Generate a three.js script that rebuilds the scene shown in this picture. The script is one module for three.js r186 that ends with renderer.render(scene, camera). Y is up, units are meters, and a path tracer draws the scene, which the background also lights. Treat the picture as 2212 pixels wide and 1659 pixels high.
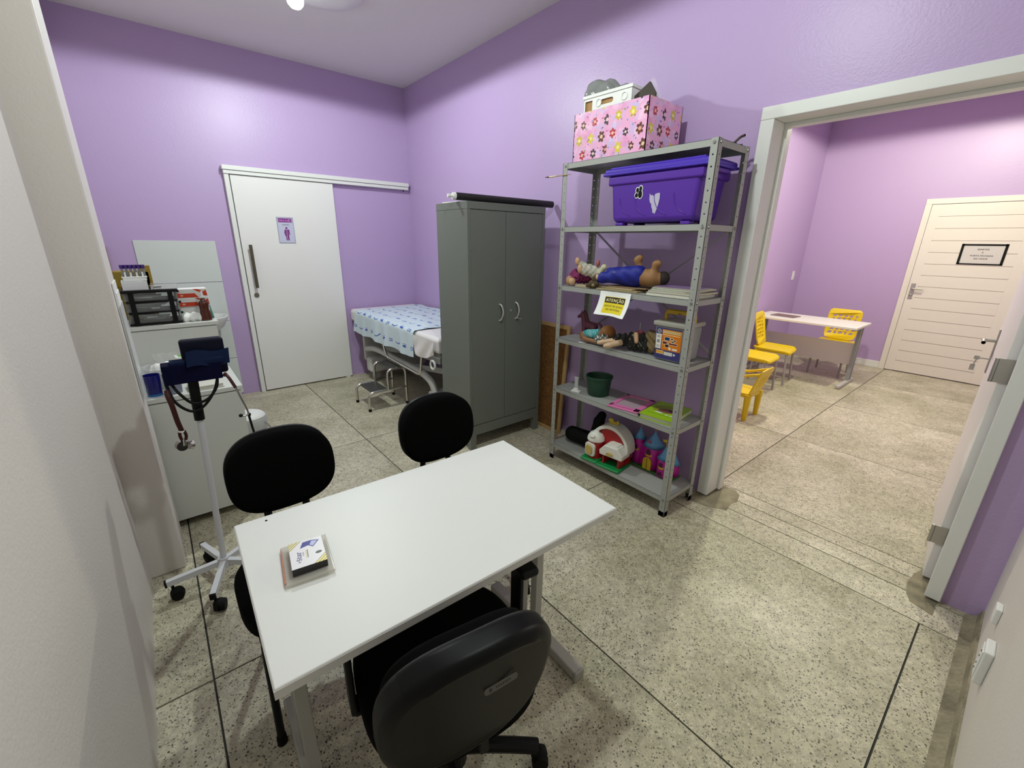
import * as THREE from 'three';
import { RoundedBoxGeometry } from 'three/addons/geometries/RoundedBoxGeometry.js';
import { mergeGeometries, mergeVertices } from 'three/addons/utils/BufferGeometryUtils.js';
import { MarchingCubes } from 'three/addons/objects/MarchingCubes.js';

// ---------------------------------------------------------------- camera
const scene = new THREE.Scene();
const camera = new THREE.PerspectiveCamera(83.73, 2212 / 1659, 0.02, 60);
camera.position.set(0, 1.52, 0);
camera.up.set(0.18801, 0.94936, -0.25172);
camera.lookAt(0.60568, 1.52 - 0.31382, -0.73121);
scene.add(camera);

const renderer = new THREE.WebGLRenderer({ antialias: true });
renderer.toneMapping = THREE.LinearToneMapping;
renderer.toneMappingExposure = 1.0;
renderer.shadowMap.enabled = true;
scene.background = new THREE.Color(0x050505);

// the ceiling lamps: bulb position, candela, colour
const LAMPS = [
  { at: [1.03, 2.94, -3.44], power: 8.2, color: 0xf3fff8 },   // over the bed end of the room
  { at: [1.05, 2.94, -1.15], power: 5.3, color: 0xf3fff8 },   // over the white table, above the frame
  { at: [5.65, 2.94, -0.70], power: 11.5, color: 0xfdffe0 },   // next room, towards the far door
  { at: [4.25, 2.94, -1.50], power: 10.5, color: 0xfdffe0 },   // next room, over the yellow chairs
];

// ---------------------------------------------------------------- helpers
let seed = 12345;
const rnd = () => { seed |= 0; seed = seed + 0x6D2B79F5 | 0; let t = Math.imul(seed ^ seed >>> 15, 1 | seed); t = t + Math.imul(t ^ t >>> 7, 61 | t) ^ t; return ((t ^ t >>> 14) >>> 0) / 4294967296; };
const rr = (a, b) => a + (b - a) * rnd();
const V3 = (x, y, z) => new THREE.Vector3(x, y, z);
const PI = Math.PI;

function prep(g) {
  let o = g.index ? g.toNonIndexed() : g;
  for (const k of Object.keys(o.attributes)) if (!['position', 'normal', 'uv'].includes(k)) o.deleteAttribute(k);
  if (!o.attributes.normal) o.computeVertexNormals();
  if (!o.attributes.uv) o.setAttribute('uv', new THREE.BufferAttribute(new Float32Array(o.attributes.position.count * 2), 2));
  o.clearGroups();
  return o;
}
// uv in metres by dominant face direction
function metres(g, ou = 0, ov = 0) {
  const o = prep(g), p = o.attributes.position, uv = o.attributes.uv;
  const a = V3(), b = V3(), c = V3();
  for (let i = 0; i < p.count; i += 3) {
    a.fromBufferAttribute(p, i); b.fromBufferAttribute(p, i + 1); c.fromBufferAttribute(p, i + 2);
    const n = b.clone().sub(a).cross(c.clone().sub(a));
    const ax = Math.abs(n.x), ay = Math.abs(n.y), az = Math.abs(n.z);
    [a, b, c].forEach((q, k) => {
      if (ay >= ax && ay >= az) uv.setXY(i + k, q.x + ou, q.z + ov);
      else if (ax >= az) uv.setXY(i + k, q.z + ou, q.y + ov);
      else uv.setXY(i + k, q.x + ou, q.y + ov);
    });
  }
  return o;
}
const at = (g, x = 0, y = 0, z = 0) => g.translate(x, y, z);
function box(w, h, d, x = 0, y = 0, z = 0, r = 0) {
  const g = r > 0 ? new RoundedBoxGeometry(w, h, d, 2, Math.min(r, w / 2.05, h / 2.05, d / 2.05)) : new THREE.BoxGeometry(w, h, d);
  return metres(g.translate(x, y, z));
}
// box from min / max corners
const bb = (x0, x1, y0, y1, z0, z1, r = 0) => box(x1 - x0, y1 - y0, z1 - z0, (x0 + x1) / 2, (y0 + y1) / 2, (z0 + z1) / 2, r);
const cyl = (r0, r1, h, x = 0, y = 0, z = 0, seg = 24, open = false) => prep(new THREE.CylinderGeometry(r0, r1, h, seg, 1, open)).translate(x, y, z);
const sph = (r, x = 0, y = 0, z = 0, sx = 1, sy = 1, sz = 1, seg = 20) => prep(new THREE.SphereGeometry(r, seg, Math.max(8, seg * 0.7 | 0))).scale(sx, sy, sz).translate(x, y, z);
function rod(a, b, r0, r1 = r0, seg = 12) {
  const A = V3(...a), B = V3(...b), d = B.clone().sub(A), L = d.length();
  const g = new THREE.CylinderGeometry(r1, r0, L, seg);
  g.applyQuaternion(new THREE.Quaternion().setFromUnitVectors(V3(0, 1, 0), d.normalize()));
  return prep(g.translate((A.x + B.x) / 2, (A.y + B.y) / 2, (A.z + B.z) / 2));
}
// flat bar between two points: width along `side`
function bar(a, b, w, t, up = [0, 1, 0]) {
  const A = V3(...a), B = V3(...b), d = B.clone().sub(A), L = d.length(); d.normalize();
  const s = V3(...up).cross(d).normalize(), u = s.clone().cross(d);
  const m = new THREE.Matrix4().makeBasis(d, u, s).setPosition(A.add(B).multiplyScalar(0.5));
  return metres(new THREE.BoxGeometry(L, w, t).applyMatrix4(m));
}
function tube(pts, r, seg = 40, rad = 10, closed = false, tension = 0.5) {
  const c = new THREE.CatmullRomCurve3(pts.map(p => V3(...p)), closed, 'catmullrom', tension);
  return prep(new THREE.TubeGeometry(c, seg, r, rad, closed));
}
// tube that follows straight runs with rounded corners
function pipe(pts, r, bend = 0.04, rad = 12, closed = false) {
  const P = pts.map(p => V3(...p)), cp = new THREE.CurvePath(), n = P.length;
  const corner = i => {
    const a = P[(i - 1 + n) % n], b = P[i], c = P[(i + 1) % n];
    const d1 = a.clone().sub(b), d2 = c.clone().sub(b);
    const k = Math.min(bend, d1.length() * 0.48, d2.length() * 0.48);
    return [b.clone().add(d1.setLength(k)), b, b.clone().add(d2.setLength(k))];
  };
  let prev = closed ? corner(0)[2] : P[0];
  const first = prev.clone();
  if (closed) { for (let i = 1; i <= n; i++) { const [s, m, e] = corner(i % n); cp.add(new THREE.LineCurve3(prev, s)); cp.add(new THREE.QuadraticBezierCurve3(s, m, e)); prev = e; } }
  else { for (let i = 1; i < n - 1; i++) { const [s, m, e] = corner(i); cp.add(new THREE.LineCurve3(prev, s)); cp.add(new THREE.QuadraticBezierCurve3(s, m, e)); prev = e; } cp.add(new THREE.LineCurve3(prev, P[n - 1])); }
  const out = [];
  // sample each piece so that straight runs stay straight
  const pl = [];
  cp.curves.forEach(c => { const k = c instanceof THREE.LineCurve3 ? 1 : 6; for (let i = 0; i < k; i++) pl.push(c.getPoint(i / k)); });
  if (!closed) pl.push(P[n - 1].clone()); else pl.push(first);
  class Poly extends THREE.Curve {
    constructor(p) { super(); this.p = p; this.L = [0]; for (let i = 1; i < p.length; i++) this.L.push(this.L[i - 1] + p[i].distanceTo(p[i - 1])); }
    getPoint(t, o = V3()) { const n = this.p.length - 1, f = Math.min(n, Math.max(0, t * n)), i = Math.min(n - 1, Math.floor(f)); return o.copy(this.p[i]).lerp(this.p[i + 1], f - i); }
    getPointAt(t, o) { return this.getPoint(t, o); }
    getTangent(t, o = V3()) { const n = this.p.length - 1, i = Math.round(t * n), a = this.p[Math.max(0, i - 1)], b = this.p[Math.min(n, i + 1)]; return o.copy(b).sub(a).normalize(); }
    getTangentAt(t, o) { return this.getTangent(t, o); }
  }
  return prep(new THREE.TubeGeometry(new Poly(pl), pl.length - 1, r, rad, false));
}
const lathe = (prof, seg = 32) => prep(new THREE.LatheGeometry(prof.map(p => new THREE.Vector2(...p)), seg));
function shape(pts, holes = []) { const s = new THREE.Shape(pts.map(p => new THREE.Vector2(...p))); for (const h of holes) s.holes.push(new THREE.Path(h.map(p => new THREE.Vector2(...p)))); return s; }
function ext(pts, depth, bevel = 0, holes = [], bseg = 2, curve = 12) {
  const s = pts instanceof THREE.Shape ? pts : shape(pts, holes);
  return prep(new THREE.ExtrudeGeometry(s, { depth, bevelEnabled: bevel > 0, bevelThickness: bevel, bevelSize: bevel, bevelSegments: bseg, curveSegments: curve }));
}
function rrect(w, h, r, cx = 0, cy = 0, n = 6) {
  const o = [];
  for (const [sx, sy, a0] of [[1, 1, 0], [-1, 1, PI / 2], [-1, -1, PI], [1, -1, 1.5 * PI]])
    for (let i = 0; i <= n; i++) { const a = a0 + i / n * PI / 2; o.push([cx + sx * (w / 2 - r) + r * Math.cos(a), cy + sy * (h / 2 - r) + r * Math.sin(a)]); }
  return o;
}
function superell(w, h, e, n = 56) { const o = []; for (let i = 0; i < n; i++) { const a = i / n * 2 * PI, c = Math.cos(a), s = Math.sin(a); o.push([w / 2 * Math.sign(c) * Math.abs(c) ** (2 / e), h / 2 * Math.sign(s) * Math.abs(s) ** (2 / e)]); } return o; }
const circle = (r, cx = 0, cy = 0, n = 10) => Array.from({ length: n }, (_, i) => [cx + r * Math.cos(i / n * 2 * PI), cy + r * Math.sin(i / n * 2 * PI)]);
const rotX = (g, a) => g.rotateX(a), rotY = (g, a) => g.rotateY(a), rotZ = (g, a) => g.rotateZ(a);
// bend / push vertices with a function, then smooth normals again
function warp(g, f, smooth = true) {
  const p = g.attributes.position, v = V3();
  for (let i = 0; i < p.count; i++) { v.fromBufferAttribute(p, i); f(v); p.setXYZ(i, v.x, v.y, v.z); }
  if (smooth) { const uv = g.attributes.uv; g.deleteAttribute('normal'); const m = mergeVertices(g, 1e-5); m.computeVertexNormals(); return prep(m); }
  g.computeVertexNormals(); return g;
}
// thin grid sheet: f(u,v) -> [x,y,z], given thickness by a second layer
function sheet(f, nu, nv, uvs = 1) {
  const g = new THREE.PlaneGeometry(1, 1, nu, nv), p = g.attributes.position, uv = g.attributes.uv;
  for (let i = 0; i < p.count; i++) { const q = f(uv.getX(i), uv.getY(i)); p.setXYZ(i, q[0], q[1], q[2]); }
  g.computeVertexNormals();
  return prep(g);
}
// smooth union of tapered capsules (and balls) meshed with marching cubes
function blob(bones, k, cell, bump = null) {
  const lo = V3(1e9, 1e9, 1e9), hi = V3(-1e9, -1e9, -1e9);
  for (const b of bones) for (const [q, r] of [[b[0], b[2]], [b[1], b[3]]]) { lo.min(V3(q[0] - r, q[1] - r, q[2] - r)); hi.max(V3(q[0] + r, q[1] + r, q[2] + r)); }
  const pad = cell * 3 + k; lo.addScalar(-pad); hi.addScalar(pad);
  const c = lo.clone().add(hi).multiplyScalar(0.5), half = Math.max(hi.x - lo.x, hi.y - lo.y, hi.z - lo.z) / 2;
  const res = Math.min(90, Math.max(16, Math.ceil(2 * half / cell)));
  const mc = new MarchingCubes(res, new THREE.MeshStandardMaterial(), false, false, 120000);
  mc.isolation = 0;
  const B = bones.map(b => ({ a: b[0], d: [b[1][0] - b[0][0], b[1][1] - b[0][1], b[1][2] - b[0][2]], r0: b[2], r1: b[3] }));
  for (const b of B) b.l2 = Math.max(1e-12, b.d[0] ** 2 + b.d[1] ** 2 + b.d[2] ** 2);
  const hs = res / 2;
  for (let z = 0; z < res; z++) for (let y = 0; y < res; y++) for (let x = 0; x < res; x++) {
    const px = c.x + (x - hs) / hs * half, py = c.y + (y - hs) / hs * half, pz = c.z + (z - hs) / hs * half;
    let d = 1e3;
    for (const b of B) {
      const qx = px - b.a[0], qy = py - b.a[1], qz = pz - b.a[2];
      const t = Math.min(1, Math.max(0, (qx * b.d[0] + qy * b.d[1] + qz * b.d[2]) / b.l2));
      const e = Math.hypot(qx - t * b.d[0], qy - t * b.d[1], qz - t * b.d[2]) - (b.r0 + (b.r1 - b.r0) * t);
      const h = Math.min(1, Math.max(0, 0.5 + 0.5 * (d - e) / k));
      d = d * (1 - h) + e * h - k * h * (1 - h);
    }
    if (bump) d -= bump(px, py, pz);
    mc.field[x + y * res + z * res * res] = -d;
  }
  mc.update();
  const n = mc.count, src = mc.positionArray, pos = new Float32Array(n * 3);
  for (let i = 0; i < n; i++) { pos[3 * i] = c.x + src[3 * i] * half; pos[3 * i + 1] = c.y + src[3 * i + 1] * half; pos[3 * i + 2] = c.z + src[3 * i + 2] * half; }
  const g = new THREE.BufferGeometry(); g.setAttribute('position', new THREE.BufferAttribute(pos, 3));
  const m = mergeVertices(g, 1e-5); m.computeVertexNormals();
  const o = prep(m), p2 = o.attributes.position, uv = o.attributes.uv;
  for (let i = 0; i < p2.count; i++) uv.setXY(i, p2.getX(i) + p2.getZ(i) * 0.7, p2.getY(i) + p2.getZ(i) * 0.6);
  return o;
}
// ---- naming
const taken = new Map();
function numbered(n) { const k = taken.get(n) || 0; taken.set(n, k + 1); return k ? n + '_' + String(k).padStart(3, '0') : n; }
function obj(name, geos, m, parent = scene) {
  const list = (Array.isArray(geos) ? geos : [geos]).map(prep);
  const g = list.length > 1 ? mergeGeometries(list) : list[0];
  const o = new THREE.Mesh(g, m); o.name = parent === scene ? numbered(name) : name;
  o.castShadow = o.receiveShadow = true; parent.add(o); return o;
}
function tag(o, label, category, group) { o.userData.label = label; o.userData.category = category; if (group) o.userData.group = group; return o; }
function thing(name, label, category, pos = [0, 0, 0], turn = 0, group) {
  const o = new THREE.Group(); o.name = numbered(name); o.position.set(...pos); o.rotation.y = turn; scene.add(o); return tag(o, label, category, group);
}
function structure(name, geos, m) {
  const o = geos ? obj(name, geos, m) : new THREE.Group();
  if (!geos) { o.name = numbered(name); scene.add(o); }
  o.userData.kind = 'structure'; return o;
}
function copyOf(src, pos, turn, label, group) {
  const c = src.clone(); c.name = numbered(src.name.replace(/_\d{3}$/, '')); c.userData = { ...src.userData }; c.position.set(...pos); c.rotation.y = turn; scene.add(c);
  if (label) c.userData.label = label; if (group) c.userData.group = group; return c;
}
// ---- textures
function canvasTex(w, h, draw) {
  const c = document.createElement('canvas'); c.width = w; c.height = h; const x = c.getContext('2d'); draw(x, w, h);
  const t = new THREE.CanvasTexture(c); t.colorSpace = THREE.SRGBColorSpace; t.anisotropy = 8; return t;
}
function dataTex(n, f, srgb, size) {
  const d = new Uint8Array(n * n * 4);
  for (let y = 0; y < n; y++) for (let x = 0; x < n; x++) { const q = f(x, y), i = (y * n + x) * 4; d[i] = q[0]; d[i + 1] = q[1]; d[i + 2] = q[2]; d[i + 3] = 255; }
  const t = new THREE.DataTexture(d, n, n); t.wrapS = t.wrapT = THREE.RepeatWrapping; t.magFilter = THREE.LinearFilter; t.minFilter = THREE.LinearMipmapLinearFilter; t.generateMipmaps = true;
  if (srgb) t.colorSpace = THREE.SRGBColorSpace; t.repeat.set(1 / size, 1 / size); t.needsUpdate = true; return t;
}
// tileable value noise
function tnoise(per, sd) {
  const s0 = seed; seed = sd; const g = Array.from({ length: per * per }, rnd); seed = s0;
  return (u, v) => { const x = u * per, y = v * per, i = Math.floor(x), j = Math.floor(y), fx = x - i, fy = y - j, sx = fx * fx * (3 - 2 * fx), sy = fy * fy * (3 - 2 * fy); const q = (a, b) => g[((b % per) + per) % per * per + ((a % per) + per) % per]; return (q(i, j) * (1 - sx) + q(i + 1, j) * sx) * (1 - sy) + (q(i, j + 1) * (1 - sx) + q(i + 1, j + 1) * sx) * sy; };
}
const M = (color, roughness = 0.6, o = {}) => new THREE.MeshPhysicalMaterial({ color, roughness, metalness: 0, ...o });
// orange-peel relief of roller-applied paint
const peel = (() => { const a = tnoise(64, 5), b = tnoise(128, 6), c = tnoise(16, 8); return dataTex(512, (x, y) => { const v = 255 * (0.45 * a(x / 512, y / 512) + 0.35 * b(x / 512, y / 512) + 0.2 * c(x / 512, y / 512)); return [v, v, v]; }, false, 0.5); })();
const fabricBump = (() => dataTex(128, (x, y) => { const v = 128 + 70 * Math.sin(x / 128 * 2 * PI * 32) * Math.sin(y / 128 * 2 * PI * 32); return [v, v, v]; }, false, 0.06))();
const MAT = {
  lilac: M(new THREE.Color().setRGB(0.490, 0.352, 0.605), 0.40, { bumpMap: peel, bumpScale: 0.0006, specularIntensity: 0.8 }),
  whitePaint: M(new THREE.Color().setRGB(0.70, 0.655, 0.62), 0.5, { bumpMap: peel, bumpScale: 0.0007 }),
  ceiling: M(new THREE.Color().setRGB(0.78, 0.75, 0.75), 0.85, { bumpMap: peel, bumpScale: 0.0006 }),
  trim: M(new THREE.Color().setRGB(0.76, 0.76, 0.74), 0.35),
  laminate: M(new THREE.Color().setRGB(0.77, 0.77, 0.755), 0.44),
  doorWhite: M(new THREE.Color().setRGB(0.80, 0.78, 0.77), 0.4),
  cream: M(new THREE.Color().setRGB(0.78, 0.72, 0.66), 0.4),
  black: M(new THREE.Color().setRGB(0.005, 0.005, 0.005), 0.5, { specularIntensity: 0.35 }),
  blackFabric: M(new THREE.Color().setRGB(0.0025, 0.0025, 0.0025), 0.95, { bumpMap: fabricBump, bumpScale: 0.0008, specularIntensity: 0.12 }),
  blackPlastic: M(new THREE.Color().setRGB(0.005, 0.005, 0.006), 0.42, { specularIntensity: 0.4 }),
  chrome: M(new THREE.Color().setRGB(0.62, 0.60, 0.57), 0.22, { metalness: 1 }),
  steel: M(new THREE.Color().setRGB(0.48, 0.47, 0.44), 0.42, { metalness: 1 }),
  rubber: M(new THREE.Color().setRGB(0.006, 0.006, 0.006), 0.7, { specularIntensity: 0.3 }),
  white: M(new THREE.Color().setRGB(0.80, 0.80, 0.78), 0.45),
  paper: M(new THREE.Color().setRGB(0.80, 0.80, 0.78), 0.85),
  clear: M(0xffffff, 0.12, { transmission: 0.92, thickness: 0, ior: 1.45 }),
  frosted: M(0xf4f6f6, 0.35, { transmission: 0.7, thickness: 0, ior: 1.4 }),
  card: M(new THREE.Color().setRGB(0.42, 0.24, 0.10), 0.85),
  wood: M(new THREE.Color().setRGB(0.50, 0.31, 0.13), 0.6),
  grey: M(new THREE.Color().setRGB(0.36, 0.36, 0.34), 0.4),
};
// ---------------------------------------------------------------- terrazzo
const TN = 2048, TS = 2.4;
function terrazzo(sd, base, dark) {
  seed = sd;
  const a = tnoise(5, sd + 1), b = tnoise(11, sd + 2), c = tnoise(40, sd + 3), e = tnoise(160, sd + 4);
  const d = new Uint8Array(TN * TN * 4), r = new Uint8Array(TN * TN * 4);
  for (let y = 0; y < TN; y++) for (let x = 0; x < TN; x++) {
    const u = x / TN, v = y / TN, i = (y * TN + x) * 4;
    const st = 0.5 * a(u, v) + 0.3 * b(u, v) + 0.2 * c(u, v), k = 0.72 + 0.40 * st + 0.16 * (e(u, v) - 0.5);
    d[i] = base[0] * k; d[i + 1] = base[1] * (k + 0.01 * (0.5 - st)); d[i + 2] = base[2] * (k - 0.09 * (0.5 - st)); d[i + 3] = 255;
    const q = 92 + 55 * (1 - st); r[i] = r[i + 1] = r[i + 2] = q; r[i + 3] = 255;
  }
  const chip = (n, s0, s1, cols, al) => {
    for (let k = 0; k < n; k++) {
      const cx = rnd() * TN, cy = rnd() * TN, ra = rr(s0, s1), rb = ra * rr(0.35, 0.9), th = rnd() * PI, co = cols[rnd() * cols.length | 0], ca = Math.cos(th), sa = Math.sin(th), R = Math.ceil(ra), m = rr(0.55, 1) * al;
      for (let yy = -R; yy <= R; yy++) for (let xx = -R; xx <= R; xx++) {
        const p = (xx * ca + yy * sa) / ra, q = (-xx * sa + yy * ca) / rb; if (p * p + q * q > 1) continue;
        const i = ((((cy + yy | 0) % TN + TN) % TN) * TN + (((cx + xx | 0) % TN + TN) % TN)) * 4;
        for (let j = 0; j < 3; j++) d[i + j] = d[i + j] * (1 - m) + co[j] * m;
      }
    }
  };
  chip(52000, 1.0, 3.0, [[base[0] + 26, base[1] + 26, base[2] + 24], [206, 200, 182], [222, 218, 205]], 0.62);
  chip(62000, 1.0, 2.6, [[118, 108, 84], [104, 98, 78], [132, 120, 96]], 0.7);
  chip(dark, 1.0, 3.1, [[52, 46, 36], [38, 34, 28], [70, 60, 46], [44, 44, 40]], 0.92);
  const mk = (arr, s) => { const t = new THREE.DataTexture(arr, TN, TN); t.wrapS = t.wrapT = THREE.RepeatWrapping; t.magFilter = THREE.LinearFilter; t.minFilter = THREE.LinearMipmapLinearFilter; t.generateMipmaps = true; t.anisotropy = 8; if (s) t.colorSpace = THREE.SRGBColorSpace; t.repeat.set(1 / TS, 1 / TS); t.needsUpdate = true; return t; };
  return [mk(d, true), mk(r, false)];
}
const [terMap, terRough] = terrazzo(77, [203, 195, 171], 28000);
MAT.floor = M(0xffffff, 1, { map: terMap, roughnessMap: terRough, specularIntensity: 0.75 });
MAT.joint = M(new THREE.Color().setRGB(0.022, 0.020, 0.016), 0.7);
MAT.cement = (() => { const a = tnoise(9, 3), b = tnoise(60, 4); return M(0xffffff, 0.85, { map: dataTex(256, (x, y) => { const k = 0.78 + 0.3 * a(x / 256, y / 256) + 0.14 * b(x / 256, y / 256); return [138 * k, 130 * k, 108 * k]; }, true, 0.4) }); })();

const floor = structure('floor');
obj('floor_bed', [bb(-0.42, 7.46, -0.12, -0.005, -5.1, 1.36)], MAT.joint, floor);
{
  const gap = 0.0032;
  const slab = (x0, x1, z0, z1) => obj('floor_panel', metres(new THREE.BoxGeometry(x1 - x0 - 2 * gap, 0.03, z1 - z0 - 2 * gap).translate((x0 + x1) / 2, -0.015, (z0 + z1) / 2), rnd() * 2, rnd() * 2), MAT.floor, floor);
  const xs = [-0.41, -0.095, 1.098, 2.265], zs = [-5.08, -4.72, -3.15, -1.55, 0.022, 0.33];
  for (let i = 0; i < 3; i++) for (let j = 0; j < 5; j++) slab(xs[i], xs[i + 1], zs[j], zs[j + 1]);
  // border strip along the right wall and the threshold strips of the doorway
  slab(2.265, 2.64, -5.08, -3.15); slab(2.265, 2.64, -3.15, -1.55); slab(2.265, 2.462, -1.55, 0.33); slab(2.462, 2.587, -1.55, 0.33); slab(2.587, 2.712, -1.55, 0.33);
  const x2 = [2.712, 3.92, 5.12, 6.32, 7.45], z2 = [-2.44, -1.065, 0.09, 1.35];
  for (let i = 0; i < 4; i++) for (let j = 0; j < 3; j++) slab(x2[i], x2[i + 1], z2[j], z2[j + 1]);
}
{ // brown cement repairs beside the two door jambs
  const patch = (pts, y) => { const g = ext(pts, 0.0018); g.rotateX(PI / 2); g.translate(0, y, 0); return metres(g); };
  obj('cement_patch', patch([[2.36, -1.09], [2.44, -1.10], [2.69, -1.06], [2.70, -0.95], [2.66, -0.905], [2.57, -0.88], [2.52, -0.895], [2.43, -0.88], [2.40, -0.93], [2.37, -0.98]], 0.0012), MAT.cement, floor);
  obj('cement_patch', patch([[2.36, 0.05], [2.39, -0.03], [2.44, -0.05], [2.53, -0.062], [2.64, -0.052], [2.70, -0.035], [2.70, 0.05]], 0.0012), MAT.cement, floor);
}
// ---------------------------------------------------------------- walls
const CE = 3.083, XR = 2.5, XL = -0.26, ZB = -4.94, ZF = 0.187;
structure('wall_back', bb(-0.41, 2.65, -0.05, CE + 0.05, ZB - 0.15, ZB), MAT.lilac);
structure('wall_left', bb(XL - 0.15, XL, -0.05, CE + 0.05, ZB, ZF), MAT.whitePaint);
structure('wall_front', bb(XL - 0.15, 2.65, -0.05, CE + 0.05, ZF, ZF + 0.15), MAT.whitePaint);
structure('wall_right', [bb(XR, 2.65, -0.05, CE + 0.05, ZB, -1.06), bb(XR, 2.65, 2.135, CE + 0.05, -1.06, 0.03), bb(XR, 2.65, -0.05, CE + 0.05, 0.03, ZF)], MAT.lilac);
// white pier that steps out of the left wall
structure('wall_pier', bb(XL - 0.02, -0.127, 0, CE, -2.635, -2.30, 0.008), MAT.whitePaint);
structure('ceiling', bb(-0.42, 7.46, CE, CE + 0.15, -5.1, 1.36), MAT.ceiling);
// the next room
structure('wall_far', bb(7.31, 7.46, -0.05, CE + 0.05, -2.45, 1.35), MAT.lilac);
structure('wall_corridor_left', bb(2.65, 7.31, -0.05, CE + 0.05, -2.45, -2.30), MAT.lilac);
structure('wall_corridor_right', bb(2.65, 7.31, -0.05, CE + 0.05, 1.2, 1.35), MAT.lilac);
structure('wall_corridor_near', bb(2.5, 2.65, -0.05, CE + 0.05, ZF + 0.15, 1.35), MAT.lilac);
structure('baseboard_far', bb(7.296, 7.31, 0, 0.088, -2.30, -1.143, 0.004), MAT.trim);
structure('baseboard_corridor', bb(2.65, 7.296, 0, 0.088, -2.30, -2.286, 0.004), MAT.trim);
{ // cove strip in cement colour, darker than the floor, along the foot of the front wall
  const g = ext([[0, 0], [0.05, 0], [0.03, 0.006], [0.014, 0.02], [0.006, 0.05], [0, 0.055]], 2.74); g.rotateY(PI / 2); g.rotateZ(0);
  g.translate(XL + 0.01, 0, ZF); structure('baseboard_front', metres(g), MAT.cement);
}
// white tiles behind the wash basin
{
  const t = structure('wall_tiling');
  for (const [y0, y1] of [[0.02, 0.386], [0.39, 0.755], [0.759, 1.125], [1.129, 1.49]]) obj('tile', bb(-0.06, 0.52, y0, y1, ZB, ZB + 0.009, 0.002), M(new THREE.Color().setRGB(0.62, 0.65, 0.64), 0.22), t);
}
// ---------------------------------------------------------------- sliding door
{
  const d = structure('door_1');
  const leaf = obj('leaf', bb(0.722, 1.622, 0.012, 2.062, -4.928, -4.892, 0.003), MAT.doorWhite, d);
  const tr = obj('track', [bb(0.667, 2.462, 2.098, 2.135, ZB, -4.862, 0.003), bb(0.674, 2.46, 2.066, 2.096, ZB, -4.874, 0.002)], MAT.trim, d);
  obj('track_bolt', [cyl(0.006, 0.006, 0.02, 2.41, 2.06, -4.90, 8)], MAT.black, tr);
  obj('jamb', bb(0.676, 0.714, 0, 2.066, ZB, -4.886, 0.003), MAT.trim, d);
  const h = obj('pull_handle', [bb(0.772, 0.800, 1.062, 1.462, -4.852, -4.842, 0.002)], M(new THREE.Color().setRGB(0.11, 0.095, 0.07), 0.4, { metalness: 0.7 }), d);
  obj('standoff', [rod([0.786, 1.12, -4.892], [0.786, 1.12, -4.85], 0.006), rod([0.786, 1.40, -4.892], [0.786, 1.40, -4.85], 0.006)], MAT.steel, h);
  obj('lock', [rod([0.776, 0.99, -4.892], [0.776, 0.99, -4.885], 0.022, 0.022, 20), rod([0.776, 0.99, -4.886], [0.776, 0.99, -4.882], 0.010, 0.010, 14)], M(new THREE.Color().setRGB(0.20, 0.19, 0.16), 0.4, { metalness: 0.8 }), d);
  obj('floor_guide', bb(1.55, 1.60, 0, 0.012, -4.925, -4.895), MAT.white, d);
}
{ // sign on the sliding door
  const tex = canvasTex(360, 568, (x, w, h) => {
    x.fillStyle = '#c2c2da'; x.fillRect(0, 0, w, h); x.strokeStyle = '#8f93a8'; x.lineWidth = 10; x.strokeRect(5, 5, w - 10, h - 10);
    x.fillStyle = '#7d2a83'; x.beginPath(); x.moveTo(28, 22); x.lineTo(w - 40, 22); x.quadraticCurveTo(w - 24, 22, w - 24, 42); x.lineTo(w - 24, 112); x.lineTo(44, 112); x.quadraticCurveTo(28, 112, 28, 96); x.closePath(); x.fill();
    x.fillStyle = '#d69ad8'; x.font = 'bold 50px sans-serif'; x.textAlign = 'left'; x.fillText('SALA', 42, 86); x.fillText('CLA', 176, 86);
    x.strokeStyle = '#e3bce6'; x.lineWidth = 6; x.strokeRect(264, 46, 64, 48);
    x.fillStyle = '#25233a'; x.font = 'bold 29px sans-serif'; x.textAlign = 'center'; x.fillText('BANHEIRO', w / 2 + 6, 174);
    x.fillStyle = '#7b2a7c'; const cx = 190;
    x.beginPath(); x.arc(cx, 236, 24, 0, 7); x.fill();
    x.beginPath(); x.moveTo(cx - 4, 268); x.lineTo(cx - 34, 268); x.quadraticCurveTo(cx - 46, 272, cx - 50, 292); x.lineTo(cx - 64, 366); x.lineTo(cx - 46, 370); x.lineTo(cx - 32, 312); x.lineTo(cx - 52, 412); x.lineTo(cx - 30, 414); x.lineTo(cx - 30, 512); x.lineTo(cx - 5, 512); x.closePath(); x.fill();
    x.beginPath(); x.moveTo(cx + 4, 268); x.lineTo(cx + 40, 268); x.quadraticCurveTo(cx + 58, 272, cx + 60, 292); x.lineTo(cx + 64, 384); x.lineTo(cx + 46, 384); x.lineTo(cx + 42, 304); x.lineTo(cx + 38, 512); x.lineTo(cx + 5, 512); x.closePath(); x.fill();
  });
  const s = thing('door_sign', 'lilac restroom sign with a purple figure on the white sliding door', 'sign', [1.124, 1.60, -4.891]);
  obj('plate', box(0.152, 0.242, 0.003, 0, 0, 0.0016), M(new THREE.Color().setRGB(0.55, 0.55, 0.62), 0.4), s);
  obj('print', prep(new THREE.PlaneGeometry(0.148, 0.238)).translate(0, 0, 0.0037), M(0xffffff, 0.4, { map: tex }), s);
}
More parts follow.
